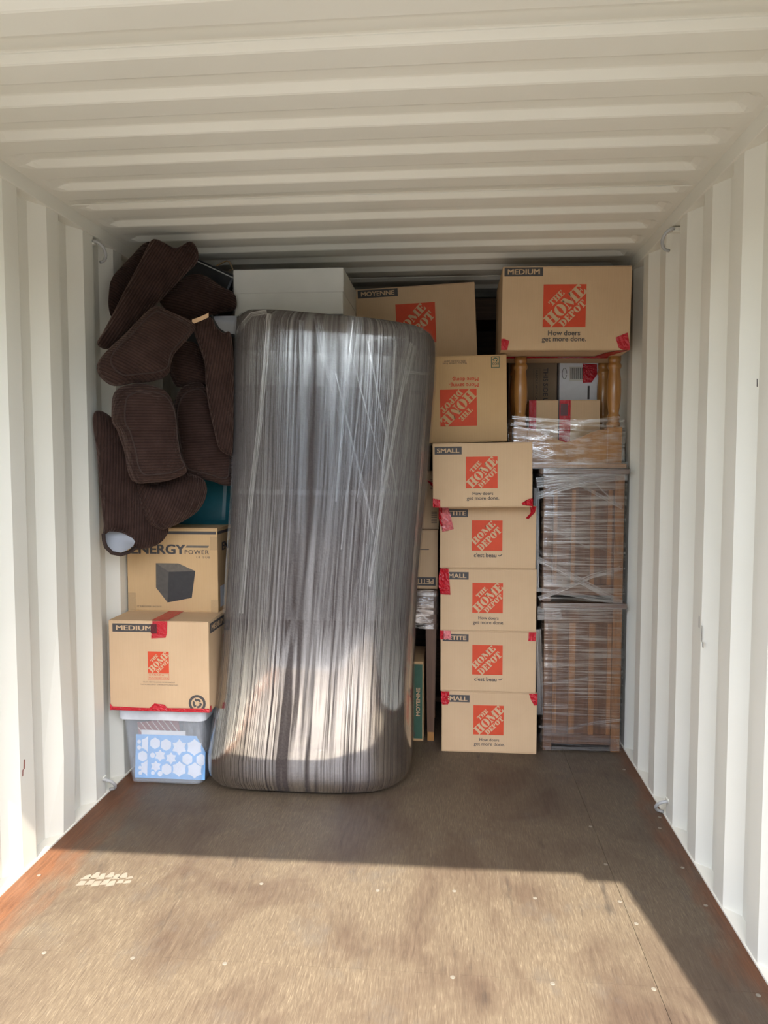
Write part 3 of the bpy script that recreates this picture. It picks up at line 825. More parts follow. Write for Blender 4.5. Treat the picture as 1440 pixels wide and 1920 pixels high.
e = carton('moving_box', 'MEDIUM cardboard box with small foundation logo and recycling ring, on the plastic bin', 'cardboard box', -1.140, -0.708, 3.0, 0.55, bz, 0.385, seam='y')
w_, d_, h_ = 0.432, 0.55, 0.385
f_ = Face(w_, d_, h_, 'front')
size_label(f_, e, 'MEDIUM', .04 * w_, h_ * .875, .475 * w_, h_ * .965)
lg = logo(f_, e, .39 * w_, h_ * .425, .212 * w_, sizev=.212 * w_)
# outlined panel with the two line name
pu0, pu1, pv0, pv1 = .388 * w_, .602 * w_, h_ * .352, h_ * .42
ol = MB()
for (a0, b0, a1, b1) in ((pu0, pv0, pu1, pv0 + .0012), (pu0, pv1 - .0012, pu1, pv1), (pu0, pv0, pu0 + .0012, pv1), (pu1 - .0012, pv0, pu1, pv1)):
    ol.poly([f_(a0, b0, .001), f_(a1, b0, .001), f_(a1, b1, .001), f_(a0, b1, .001)])
op = ol.build('outlined_panel', M['orange'], e)
put_text(f_, op, 'CANADA', M['orange'], .475 * w_, h_ * .403, width=.15 * w_, height=.018 * h_, spacing=1.3)
put_text(f_, op, 'FOUNDATION', M['orange'], .495 * w_, h_ * .372, width=.19 * w_, height=.018 * h_, spacing=1.2)
put_text(f_, e, 'SCAN ME TO LEARN MORE ABOUT', M['ink'], .5 * w_, h_ * .323, width=.32 * w_, height=.012 * h_, name='printed_note')
put_text(f_, e, 'THE HOME DEPOT CANADA FOUNDATION', M['ink'], .5 * w_, h_ * .295, width=.38 * w_, height=.012 * h_, name='printed_note')
em = MB(); cx, cy = .878 * w_, h_ * .098
for q in ring_q(cx, cy, .037, .037, .026, .026, 0, 2 * pi, 24): em.poly([f_(a, b, .001) for a, b in q])
for k in range(3):
    t = 2 * pi * k / 3 + .5
    for q in ring_q(cx, cy, .02, .02, .011, .011, t, t + 1.35, 5): em.poly([f_(a, b, .001) for a, b in q])
    t2 = t + 1.35
    em.poly([f_(cx + .025 * cos(t2), cy + .025 * sin(t2), .001), f_(cx + .007 * cos(t2), cy + .007 * sin(t2), .001), f_(cx + .016 * cos(t2 + .5), cy + .016 * sin(t2 + .5), .001)])
em.build('recycling_emblem', M['ink'], e)
tape_patch(f_, e, [((.445 * w_, h_), (.595 * w_, h_)), ((.435 * w_, h_ - .05), (.59 * w_, h_ - .05)), ((.43 * w_, h_ - .074), (.575 * w_, h_ - .07))], seed=21, lift=.002)
tape_patch(f_, e, [((.43 * w_, h_ - .012), (.49 * w_, h_ - .012)), ((.43 * w_, h_ - .052), (.49 * w_, h_ - .052))], M['tape_dark'], 'tape_print', off=.005, seed=22, lift=.001)
tp = Face(w_, d_, h_, 'top')
tape_patch(tp, e, [((.43 * w_, .0), (.59 * w_, .0)), ((.43 * w_, d_), (.59 * w_, d_))], seed=23, lift=.001)
tape_patch(f_, e, [((.0, .03), (.0, .0)), ((.012, .016), (.012, .0)), ((.4 * w_, .013), (.4 * w_, .0)), ((.45 * w_, .034), (.45 * w_, .0)), ((.55 * w_, .03), (.55 * w_, .0)), ((.58 * w_, .016), (.58 * w_, .0)), ((w_, .018), (w_, .0))], seed=24, lift=.003)
rF = Face(w_, d_, h_, 'right')
size_label(rF, e, 'MEDIUM', .02, h_ * .86, .02 + .2, h_ * .97)
logo(rF, e, .19, h_ * .28, .18)
tape_patch(rF, e, [((.0, .028), (.0, .0)), ((.02, .025), (.02, .0))], seed=25, lift=.002)

EZ = bz + 0.385
e = carton('speaker_carton', 'golden speaker carton with black cube picture, under the corduroy cushions', 'cardboard box', -1.142, -0.728, 3.2, 0.44, EZ, 0.375, mt=M['card_gold'], seam='x')
w_, d_, h_ = 0.414, 0.44, 0.375
f_ = Face(w_, d_, h_, 'front')
put_quad(f_, e, .0, h_ * .925, .985 * w_, h_ * .96, M['ink'], 'printed_stripe')
put_text(f_, e, 'ENERGY', M['ink'], .35 * w_, h_ * .745, width=.60 * w_, height=.115 * h_, bold=.035, name='brand_lettering')
MB().poly([f_(.665 * w_, h_ * .792, .001), f_(.91 * w_, h_ * .792, .001), f_(.895 * w_, h_ * .768, .001), f_(.65 * w_, h_ * .768, .001)]).build('printed_bar', M['cube_top'], e)
put_text(f_, e, 'POWER', M['ink'], .775 * w_, h_ * .715, width=.265 * w_, height=.05 * h_, bold=.01, name='brand_lettering', spacing=1.15)
put_text(f_, e, '10 SUB', M['ink'], .845 * w_, h_ * .652, width=.15 * w_, height=.024 * h_, name='model_lettering', spacing=1.4)
put_text(f_, e, '10" SUBWOOFER / ENCEINTE', M['ink'], .24 * w_, h_ * .06, width=.27 * w_, height=.016 * h_, name='printed_note')
def fr(x, y): return f_(((x - 272) / 830) * w_, h_ * (1 - (y - 140) / 735), .001)
MB().poly([fr(538, 450), fr(745, 450), fr(898, 515), fr(655, 525)]).build('picture_cube_top', M['cube_top'], e)
MB().poly([fr(538, 450), fr(655, 525), fr(640, 795), fr(535, 665)]).build('picture_cube_side', M['cube_side'], e)
MB().poly([fr(655, 525), fr(898, 515), fr(862, 750), fr(640, 795)]).build('picture_cube_front', M['cube_front'], e)
MB().poly([f_(w_ * .92, 0, .0009), f_(w_, 0, .0009), f_(w_, h_ * .15, .0009), f_(w_ * .92, h_ * .15, .0009)]).build('clear_tape', M['clear_tape'], e)
MB().poly([f_(w_ * .92, h_ * .74, .0009), f_(w_, h_ * .74, .0009), f_(w_, h_ * .9, .0009), f_(w_ * .92, h_ * .9, .0009)]).build('clear_tape', M['clear_tape'], e)
MB().poly([f_(0, 0, .0009), f_(w_ * .09, 0, .0009), f_(w_ * .09, h_ * .22, .0009), f_(0, h_ * .22, .0009)]).build('clear_tape', M['clear_tape'], e)
rF = Face(w_, d_, h_, 'right')
put_quad(rF, e, .03, h_ * .05, .09, h_ * .3, M['white_paper'], 'shipping_label')
put_quad(rF, e, .0, h_ * .925, d_, h_ * .96, M['ink'], 'printed_stripe')
put_text(rF, e, 'ENERGY', M['ink'], .2, h_ * .77, width=.28, height=.1 * h_, bold=.03, name='brand_lettering')

# teal tote behind the cushions, standing on the speaker carton
TZ = EZ + 0.375
te = empty('teal_tote', (-0.92, 3.52, TZ), 'dark teal plastic tote standing on the speaker carton behind the cushions', 'storage bin')
rings = [bin_ring(.20, .13, .0, .05), bin_ring(.205, .135, .02, .05), bin_ring(.225, .15, .26, .05), bin_ring(.24, .16, .265, .05), bin_ring(.24, .16, .285, .05)]
mb = MB(); mb.grid(n_, 5, lambda a, b: rings[b][a], True); mb.f.append(list(range(n_))[::-1])
mb.build('tub', M['teal'], te, smooth=False)
rings2 = [bin_ring(.246, .166, .27, .05), bin_ring(.248, .168, .295, .05), bin_ring(.235, .155, .305, .05)]
mb = MB(); mb.grid(n_, 3, lambda a, b: rings2[b][a], True); mb.f.append([2 * n_ + k for k in range(n_)])
mb.build('lid', M['teal'], te)

# ------------------------------------------------------------------ film wrapped sofa standing on end
LEFT = [(566, 462), (575, 446), (590, 438), (650, 434), (900, 430), (1000, 425), (1150, 416), (1300, 405), (1390, 393), (1430, 388), (1460, 389), (1480, 397), (1492, 412)]
RIGHT = [(590, 740), (600, 775), (612, 798), (640, 814), (700, 812), (900, 797), (1100, 779), (1300, 769), (1400, 768), (1440, 768), (1465, 764), (1480, 752), (1494, 712)]
def lerp_tab(tab, y):
    if y <= tab[0][0]: return tab[0][1]
    for (a, b), (c, d) in zip(tab, tab[1:]):
        if y <= c: return b + (d - b) * (y - a) / (c - a)
    return tab[-1][1]
SY0, SY1 = 3.0, 3.55
def sofa_dims(z):
    """left x, right x, front y, back y at height z (z before the top slope)"""
    y = 872 + (1.39 - z) * F / 3.14
    yl = min(max(y - 0, 592), 1455); yr = min(max(y + 12, 642), 1440)
    xl = at(lerp_tab(LEFT, yl), yl, 3.12).x + .010; xr_ = at(lerp_tab(RIGHT, yr), yr, 3.12).x
    lean = 0.004 * z
    return xl, xr_, SY0 + lean + 0.012 * sin(z * 2.2), SY1 + lean * .3
ZT = 2.05
levels = [0.0, .012, .035, .07, .11, .16, .24, .34, .46, .6, .75, .9, 1.05, 1.2, 1.35, 1.5, 1.65, 1.78, 1.88, 1.95, 1.99, 2.02, 2.04, ZT]
def shrink(z):
    r0 = .085; s = 0
    if z < r0: s = r0 - sqrt(max(0, r0 * r0 - (r0 - z) ** 2)); s *= .7
    r1 = .075
    if z > ZT - r1: s = r1 - sqrt(max(0, r1 * r1 - (z - ZT + r1) ** 2))
    return s
def sofa_pt(th, z, off=0.0):
    xl, xr_, yf_, yb = sofa_dims(z); s = shrink(z)
    cx, cy = (xl + xr_) / 2, (yf_ + yb) / 2; a = (xr_ - xl) / 2 - s + off; b = (yb - yf_) / 2 - s + off
    c, n = cos(th), sin(th); e_ = 2 / 5.0
    x = cx + a * abs(c) ** e_ * (1 if c >= 0 else -1); y = cy + b * abs(n) ** e_ * (1 if n >= 0 else -1)
    # the right front corner is rounded off more than the left one
    if n < 0 and x > cx: y += 0.10 * ((x - cx) / a) ** 4 * (1 if z < 1.9 else .6)
    wv = noise.noise(Vector((x * 5, y * 5, z * 2.5))) * .007
    zz = z - (0.085 * (z / ZT) ** 6) * max(0, min(1.2, (x + .62) / .8)) * 1.0
    return Vector((x, y - wv, max(zz, 0.001 if off == 0 else 0.0005)))
NT = 120
def th_of(a): return 2 * pi * a / NT + 0.013
def perim_uv(a, b): return (a / NT * 2.7, levels[b])
sofa = empty('wrapped_sofa', ((-0.31), 3.28, 0), 'charcoal upholstered sofa standing on end, wrapped in clear stretch film', 'sofa')
def sofa_mesh(off, lv=levels, th0=0, n=NT, closed=True, cap=True):
    mb = MB(); base = Vector((-0.31, 3.28, 0))
    mb.grid(n, len(lv), lambda a, b: sofa_pt(th_of(a), lv[b], off) - base, closed, lambda a, b: ((a if a < NT else a) / NT * 2.7, lv[b]))
    if cap:
        mb.f.append(list(range(n))[::-1])
        k0 = (len(lv) - 1) * n; c = mb.vert(Vector((-.2, 3.3, ZT - .02 + off)) - base, (0.1, 2.1))
        for a in range(n): mb.f.append([k0 + a, k0 + (a + 1) % n, c])
    return mb
sb = sofa_mesh(0.0).build('upholstered_body', M['fabric'], sofa, smooth=True)
flv = [levels[0]] + [z for z in levels[1:]]
sofa_mesh(0.006).build('stretch_film', M['film'], sofa, smooth=True)
fine = lambda z0, z1, n: [z0 + (z1 - z0) * k / (n - 1) for k in range(n)]
sofa_mesh(0.009, fine(1.72, 2.035, 12), cap=False).build('stretch_film_layer', M['film_band'], sofa, smooth=True)
sofa_mesh(0.0105, fine(1.27, 1.86, 12), cap=False).build('stretch_film_layer', M['film_band'], sofa, smooth=True)
sofa_mesh(0.0085, fine(0.75, 1.29, 12), cap=False).build('stretch_film_layer', M['film_band'], sofa, smooth=True)
sofa_mesh(0.0075, fine(0.02, 1.25, 40), cap=False).build('stretch_film_layer', M['film_low'], sofa, smooth=True)  # added layer that carries the low floor reflection
def front_y(x, z):
    xl, xr_, yf_, yb = sofa_dims(z); s = shrink(z); cx, cy = (xl + xr_) / 2, (yf_ + yb) / 2; a = (xr_ - xl) / 2 - s; b = (yb - yf_) / 2 - s
    t = min(abs(x - cx) / a, .995); n = (1 - t ** 5) ** .2
    y = cy - b * n
    if x > cx: y += .10 * ((x - cx) / a) ** 4
    return y
def on_sofa(px, py, off=.012):
    Y = 3.1
    for _ in range(6):
        p = at(px, py, Y); Y = front_y(p.x, min(max(p.z, .05), 1.99)) - off
    return at(px, py, Y)
def ribbon(parent, pts, wpx, mt, name, proj_, origin):
    # spline through px points, ribbon width in px
    P = [Vector((a, b)) for a, b in pts]; rows = []
    for k in range(len(P) - 1):
        for j in range(6):
            rows.append(P[k].lerp(P[k + 1], j / 6))
    rows.append(P[-1]); L = [0]
    for a, b in zip(rows, rows[1:]): L.append(L[-1] + (b - a).length)
    mb = MB()
    def fn(i, j):
        d = rows[min(j + 1, len(rows) - 1)] - rows[max(j - 1, 0)]; nn = Vector((-d.y, d.x)).normalized()
        q = rows[j] + nn * wpx * (i / 4 - .5)
        return proj_(q.x, q.y) - origin
    mb.grid(5, len(rows), fn, uv=lambda i, j: (i / 4 * wpx * .0022, L[j] * .0022))
    return mb.build(name, mt, parent, smooth=True)
so_ = Vector((-0.31, 3.28, 0))
for pts, wpx, mt in [
    ([(505, 588), (498, 680), (486, 800), (470, 940), (452, 1150)], 9, 'film_edge'),
    ([(596, 592), (606, 660), (626, 720), (664, 860), (700, 1010), (712, 1120)], 16, 'film_band'),
    ([(668, 592), (655, 700), (642, 820), (628, 940), (600, 1180), (575, 1380)], 30, 'film_band'),
    ([(662, 600), (648, 740), (630, 940)], 4, 'film_edge'),
    ([(680, 700), (668, 800), (650, 930), (640, 1030)], 3, 'film_edge'),
    ([(790, 615), (770, 690), (745, 830), (720, 960), (700, 1100), (672, 1400)], 44, 'film_band'),
    ([(772, 640), (748, 760), (716, 940), (692, 1100)], 6, 'film_edge'),
    ([(795, 608), (778, 650), (760, 720)], 5, 'film_edge'),
    ([(742, 640), (738, 720), (722, 840), (712, 940)], 5, 'film_edge'),
    ([(630, 700), (660, 830), (688, 940), (700, 1000)], 3, 'film_edge'),
    ([(690, 640), (720, 800), (745, 930)], 2.5, 'film_edge'),
    ([(706, 690), (690, 820), (668, 940)], 2, 'film_edge'),
    ([(655, 650), (690, 780), (730, 920)], 2, 'film_edge'),
    ([(780, 740), (760, 950), (738, 1150), (725, 1330)], 26, 'film_band'),
    ([(805, 660), (792, 850), (775, 1080), (762, 1330)], 5, 'film_edge'),
    ([(438, 660), (436, 900), (420, 1150)], 5, 'film_edge'),
    ([(500, 585), (472, 590), (452, 612), (440, 640)], 9, 'film_edge'),  # ribbon put in as the bright highlight at the upper left
    ([(510, 960), (500, 1200), (492, 1440)], 4, 'film_band'),
    ([(690, 1020), (650, 1200), (620, 1400)], 14, 'film_band'),
    ([(565, 600), (570, 800), (560, 1000)], 12, 'film_band'),
]:
    ribbon(sofa, pts, wpx, M[mt], 'film_fold', lambda x, y: on_sofa(x, y), so_)
ribbon(sofa, [(758, 698), (768, 697), (790, 700), (806, 700)], 6, M['film_edge'], 'film_fold', lambda x, y: on_sofa(x, y, .016), so_)

# ------------------------------------------------------------------ white carton on top of the sofa
e = carton('white_carton', 'white lidded carton lying on top of the film wrapped sofa', 'carton', -0.675, -0.185, 3.33, 0.46, 2.054, 0.115, mt=M['white_card'], flaps=False)
MB().box(-.248, .248, -.233, .233, .1, .205).build('lid', M['white_card'], e, bevel=.003)
MB().box(-.252, .252, -.237, .237, -.0, .209).build('clear_wrap', make_clear('thin_clear_wrap', (0.8, 0.8, 0.78, 1), .12, .15), e, bevel=.006)

# ------------------------------------------------------------------ corduroy cushions
def catmull(pts, n):
    m = len(pts); out = []
    for i in range(m):
        p0, p1, p2, p3 = [Vector(pts[(i + k) % m]) for k in (-1, 0, 1, 2)]
        for j in range(n):
            t = j / n
            out.append(0.5 * ((2 * p1) + (p2 - p0) * t + (2 * p0 - 5 * p1 + 4 * p2 - p3) * t * t + (3 * p1 - p0 - 3 * p2 + p3) * t ** 3))
    return out


def cushion(name, label, pix, y_left, y_right, thick, ang, power=3.0, wr=.012, seed=0, pipe=0.86, cat='cushion', group='brown corduroy cushions', parent=None):
    xs_ = [p[0] for p in pix]; pl, pr = min(xs_), max(xs_)
    W3 = []
    for (px, py) in pix:
        Y = y_left + (y_right - y_left) * (px - pl) / (pr - pl); W3.append(at(px, py, Y))
    c = sum(W3, Vector()) / len(W3)
    A = at(pl, 872, y_left); B = at(pr, 872, y_right)
    ax = (B - A); ax.z = 0; ax.normalize(); nrm = Vector((ax.y, -ax.x, 0)); upv = Vector((0, 0, 1))
    loop = catmull([((p - c).dot(ax), (p - c).dot(upv)) for p in W3], 5)
    m = len(loop); zmin = min(p.y for p in loop); origin = c + upv * zmin
    rings_t = [1, .985, .96, .92, .86, .78, .68, .56, .43, .3, .17, .06]
    mb = MB(); ca, sa = cos(ang), sin(ang)
    idx = []
    def add(p2, dep, t, side):
        q = Vector((p2.x * 4 + seed * 3.1, p2.y * 4, side * 2.0))
        wrn = wr * (noise.noise(q) + .5 * noise.noise(q * 2.7)) + wr * .7 * (t ** 3) * noise.noise(Vector((p2.x * 16, p2.y * 16, seed)))
        w3 = c + ax * p2.x + upv * p2.y + nrm * (side * (dep) + (wrn if t < .99 else 0)) - origin
        return mb.vert(w3, (p2.x * ca + p2.y * sa, -p2.x * sa + p2.y * ca))
    for side in (1, -1):
        rows = []
        for t in rings_t:
            if t == 1 and side == -1: rows.append(idx[0]); continue
            dep = thick / 2 * max(0, 1 - t ** power) ** (1 / 2.2)
            rows.append([add(p * t, dep, t, side) for p in loop])
        if side == 1: idx = rows
        for r0, r1 in zip(rows, rows[1:]):
            for k in range(m):
                k2 = (k + 1) % m
                mb.f.append([r0[k], r0[k2], r1[k2], r1[k]] if side == 1 else [r0[k2], r0[k], r1[k], r1[k2]])
        mb.f.append(rows[-1] if side == 1 else rows[-1][::-1])
    e = empty(name, origin, label, cat, group)
    me = mb.build('cover', M['cord'], e, smooth=True)
    if pipe:
        t = pipe; dep = thick / 2 * (1 - t ** power) ** (1 / 2.2)
        MB().tube([c + ax * p.x * t + upv * p.y * t + nrm * (dep + .001 + wr * (noise.noise(Vector((p.x * t * 4 + seed * 3.1, p.y * t * 4, 2.0))) + .5 * noise.noise(Vector((p.x * t * 4 + seed * 3.1, p.y * t * 4, 2.0)) * 2.7)) + wr * .7 * t ** 3 * noise.noise(Vector((p.x * t * 16, p.y * t * 16, seed)))) - origin for p in loop[::2]], .0035, 5, True).build('piping', M['cord_edge'], e, smooth=True)
    return e, origin


def c1(L): return [(160 + x / 4.5, 420 + y / 4.5) for x, y in L]
def c2(L): return [(160 + x / 4.5, 720 + y / 4.5) for x, y in L]
cushion('sofa_cushion', 'loose brown corduroy flap hanging behind the tall leaning cushion near the roof', c1([(545, 150), (470, 205), (340, 330), (235, 450), (205, 560), (195, 700), (240, 800), (330, 700), (430, 480), (540, 300)]), 3.02, 3.22, .07, .9, 3, .01, 1, None)
cushion('sofa_cushion', 'tall slab shaped corduroy cushion leaning against the wall, reaching up to the roof', c1([(545, 150), (590, 135), (650, 160), (740, 205), (800, 190), (870, 150), (920, 170), (955, 250), (940, 330), (850, 420), (690, 590), (600, 680), (480, 790), (330, 940), (190, 1055), (100, 1010), (150, 910), (240, 740), (330, 560), (400, 430), (480, 280)]), 2.90, 3.13, .12, -.55, 4, .012, 2, None)
cushion('sofa_cushion', 'puffy corduroy cushion under the black case, beside the white carton', c1([(620, 620), (720, 540), (840, 450), (930, 420), (1040, 450), (1150, 530), (1240, 580), (1275, 640), (1265, 720), (1160, 745), (1080, 765), (980, 790), (900, 810), (800, 810), (720, 770), (660, 700)]), 3.18, 3.32, .16, pi / 2 - .2, 2.4, .022, 3, None)
cushion('sofa_cushion', 'long box shaped corduroy cushion lying aslant below the tall leaning cushion', c1([(540, 720), (600, 695), (680, 730), (800, 780), (890, 820), (925, 880), (850, 985), (745, 1100), (710, 1200), (685, 1280), (560, 1330), (400, 1345), (250, 1365), (160, 1315), (105, 1245), (110, 1160), (200, 1050), (330, 930), (450, 805)]), 2.76, 2.96, .20, pi / 2 - .45, 3.4, .018, 4, .8)
cushion('sofa_cushion', 'small squashed corduroy cushion tucked between two larger cushions', c1([(760, 1050), (830, 1000), (920, 1005), (985, 1100), (1040, 1300), (1020, 1360), (900, 1370), (770, 1370), (715, 1260), (705, 1150)]), 3.12, 3.18, .14, pi / 2 - .2, 2.6, .022, 5, None)
e5, o5 = cushion('sofa_slipcover', 'corduroy sofa arm cover with cream tag, hanging against the film wrapped sofa', [(360, 606), (371, 600), (395, 595), (404, 611), (418, 624), (433, 627), (438, 700), (436, 840), (429, 853), (420, 849), (410, 840), (403, 813), (392, 764), (386, 720), (384, 680), (371, 640)], 2.99, 3.06, .10, -.18, 4, .008, 6, None, cat='slipcover', group=None)
MB().grid(9, 3, lambda a, b: at(360 + a * 3.9, 604 - a * 1.6 - .05 * (a - 4) ** 2 + b * 4.2 - 4, 2.97 + .004 * a) - o5, uv=None).build('cream_tag', M['tan'], e5)
ln = MB(); ln.grid(13, 7, lambda a, b: at(397 + a * 3.9, 592 + b * (6.2 * sin(min(1, (a + 1.2) / 9) * pi / 2)) + (a - 9) ** 2 * .02, 3.17 + .02 * sin(b * .9)) - o5)
ln.build('white_lining', M['lining'], e5, smooth=True)
MB().tube([at(x, y, 3.15) - o5 for x, y in ((396, 591), (401, 604), (410, 618), (424, 627), (440, 630))], .007, 6).build('hem', M['black'], e5, smooth=True)
cushion('sofa_cushion', 'plump corduroy seat cushion with seams, directly above the speaker carton pillow', c2([(260, 60), (330, 15), (450, -5), (560, 15), (660, 65), (720, 180), (745, 330), (765, 500), (795, 650), (835, 740), (800, 775), (700, 815), (560, 832), (430, 835), (375, 760), (345, 600), (288, 400), (240, 320), (232, 180)]), 2.78, 2.95, .22, pi / 2 + .02, 4.2, .016, 7, .82)
cushion('sofa_cushion', 'plump corduroy seat cushion standing upright next to the film wrapped sofa', c2([(765, 110), (825, 20), (950, -20), (1030, 50), (1090, 220), (1180, 440), (1225, 540), (1250, 600), (1245, 830), (1170, 855), (1080, 825), (950, 795), (850, 765), (798, 660), (768, 500), (743, 300), (748, 180)]), 3.12, 3.20, .18, pi / 2 + .05, 4.2, .016, 8, .84)
e8, o8 = cushion('sofa_slipcover', 'long corduroy sofa back panel hanging down the container wall with open hem', c2([(75, 250), (130, 225), (210, 270), (260, 360), (340, 600), (400, 780), (430, 860), (470, 1000), (530, 1160), (600, 1230), (700, 1225), (655, 1320), (560, 1375), (440, 1395), (415, 1365), (370, 1290), (300, 1255), (200, 1245), (155, 1265), (155, 1180), (130, 900), (100, 550), (80, 400)]), 2.88, 3.08, .09, -.03, 5, .008, 9, None, cat='slipcover', group=None)
hem = c2([(152, 1262), (157, 1320), (175, 1375), (225, 1425), (300, 1440), (370, 1418), (420, 1385), (480, 1380), (560, 1350), (650, 1290)])
MB().tube([at(x, y, 2.885 + (x - 194) * .0016) - o8 for x, y in hem], .008, 8).build('hem', M['cord_edge'], e8, smooth=True)
li = MB(); lo = c2([(165, 1270), (172, 1340), (205, 1395), (260, 1420), (310, 1420), (365, 1395), (405, 1365)]); hi_ = c2([(165, 1240), (205, 1235), (250, 1235), (300, 1240), (340, 1250), (380, 1280), (420, 1330)])
li.grid(7, 5, lambda a, b: at(lo[a][0] + (hi_[a][0] - lo[a][0]) * b / 4, lo[a][1] + (hi_[a][1] - lo[a][1]) * b / 4, 2.93 + .05 * sin(b / 4 * pi * .5) + (a - 3) ** 2 * -.003) - o8)
li.build('white_lining', M['lining'], e8, smooth=True)
cushion('sofa_cushion', 'soft corduroy pillow drooping over the top of the speaker carton', c2([(430, 850), (480, 825), (600, 820), (700, 790), (840, 755), (950, 775), (1012, 830), (1022, 920), (985, 1020), (900, 1110), (760, 1190), (650, 1228), (570, 1208), (510, 1150), (465, 1030)]), 2.97, 3.12, .20, -.35, 2.2, .016, 10, None)

# black hard case behind the upper cushions
bc = empty('black_case', (-0.952, 3.44, 1.974), 'black hard case with small metal loop behind the upper cushions', 'case', rot=(0, radians(25), 0))
MB().box(-.10, .13, -.07, .10, 0.0, .36).build('shell', M['black'], bc, bevel=.012)
MB().box(-.102, .132, -.073, -.066, .345, .35).build('rim_seam', M['steel'], bc)
ci = bc.matrix_basis.inverted()
tb = [ci @ at(x, y, 3.39) for x, y in ((405, 499), (414, 494), (425, 489), (430, 491), (434, 499), (437, 506), (430, 507))]
MB().tube(tb, .0035, 6).build('metal_loop', M['brass'], bc)

# ------------------------------------------------------------------ film wrapped end tables on the right
def film_box(parent, x0, x1, y0, y1, z0, z1, mt, name, n=24, amp=.004, seed=0):
    """tight film sleeve round four sides, UV with strands running round"""
    cs = [(x0, y1), (x0, y0), (x1, y0), (x1, y1)]; pts = []; L = 0
    for k in range(4):
        a, b = Vector(cs[k]), Vector(cs[(k + 1) % 4]); m = 14
        for j in range(m):
            p = a.lerp(b, j / m); pts.append((p, L + (b - a).length * j / m))
        L += (b - a).length
    pts.append((Vector(cs[0]), L))
    cx, cy = (x0 + x1) / 2, (y0 + y1) / 2
    mb = MB()
    def fn(a, b):
        p, l = pts[a]; z = z0 + (z1 - z0) * b / (n - 1)
        q = noise.noise(Vector((p.x * 7 + seed, p.y * 7, z * 16))) * amp
        d = Vector((p.x - cx, p.y - cy)).normalized()
        return (p.x + d.x * q, p.y + d.y * q, z)
    mb.grid(len(pts), n, fn, uv=lambda a, b: (z0 + (z1 - z0) * b / (n - 1), pts[a][1]))
    return mb.build(name, mt, parent, smooth=True)


def end_table(label, x0, x1, yf_, d, z, h, seed, slats):
    w = x1 - x0; e = empty('wrapped_table', ((x0 + x1) / 2, yf_ + d / 2, z), label, 'side table', 'stacked film wrapped side tables')
    hw = w / 2; hd_ = d / 2
    MB().box(-hw, hw, -hd_, hd_, h - .026, h).build('table_top', M['oak_dark'], e, bevel=.004)
    for sx in (-1, 1):
        for sy in (-1, 1):
            a, b = sorted((sx * (hw - .018), sx * (hw - .062))); c, d2 = sorted((sy * (hd_ - .018), sy * (hd_ - .062)))
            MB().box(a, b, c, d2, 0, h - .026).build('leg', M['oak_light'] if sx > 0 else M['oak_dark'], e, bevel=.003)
    MB().box(-hw + .062, hw - .062, -hd_ + .03, -hd_ + .05, .07, h - .026).build('front_panel', M['oak_dark'], e)
    for sx in (-1, 1):
        a, b = sorted((sx * (hw - .03), sx * (hw - .05)))
        MB().box(a, b, -hd_ + .062, hd_ - .062, .07, h - .026).build('side_panel', M['oak_dark'], e)
    for (u, ww) in slats:
        MB().box(u - ww / 2, u + ww / 2, -hd_ + .022, -hd_ + .032, .07, h - .10).build('slat', M['oak_light'], e)
    MB().box(-hw + .062, hw - .062, -hd_ + .02, -hd_ + .04, h - .10, h - .026).build('apron', M['oak_dark'], e)
    MB().box(-hw + .062, hw - .062, -hd_ + .02, -hd_ + .04, .035, .085).build('bottom_rail', M['oak_dark'], e)
    film_box(e, -hw + .010, hw - .010, -hd_ + .010, hd_ - .010, .004, h - .03, M['film_h'], 'stretch_film', 30, .004, seed)
    film_box(e, -hw - .003, hw + .003, -hd_ - .003, hd_ + .003, h - .034, h + .001, M['film_edge'], 'film_band', 6, .002, seed + 3)
    return e


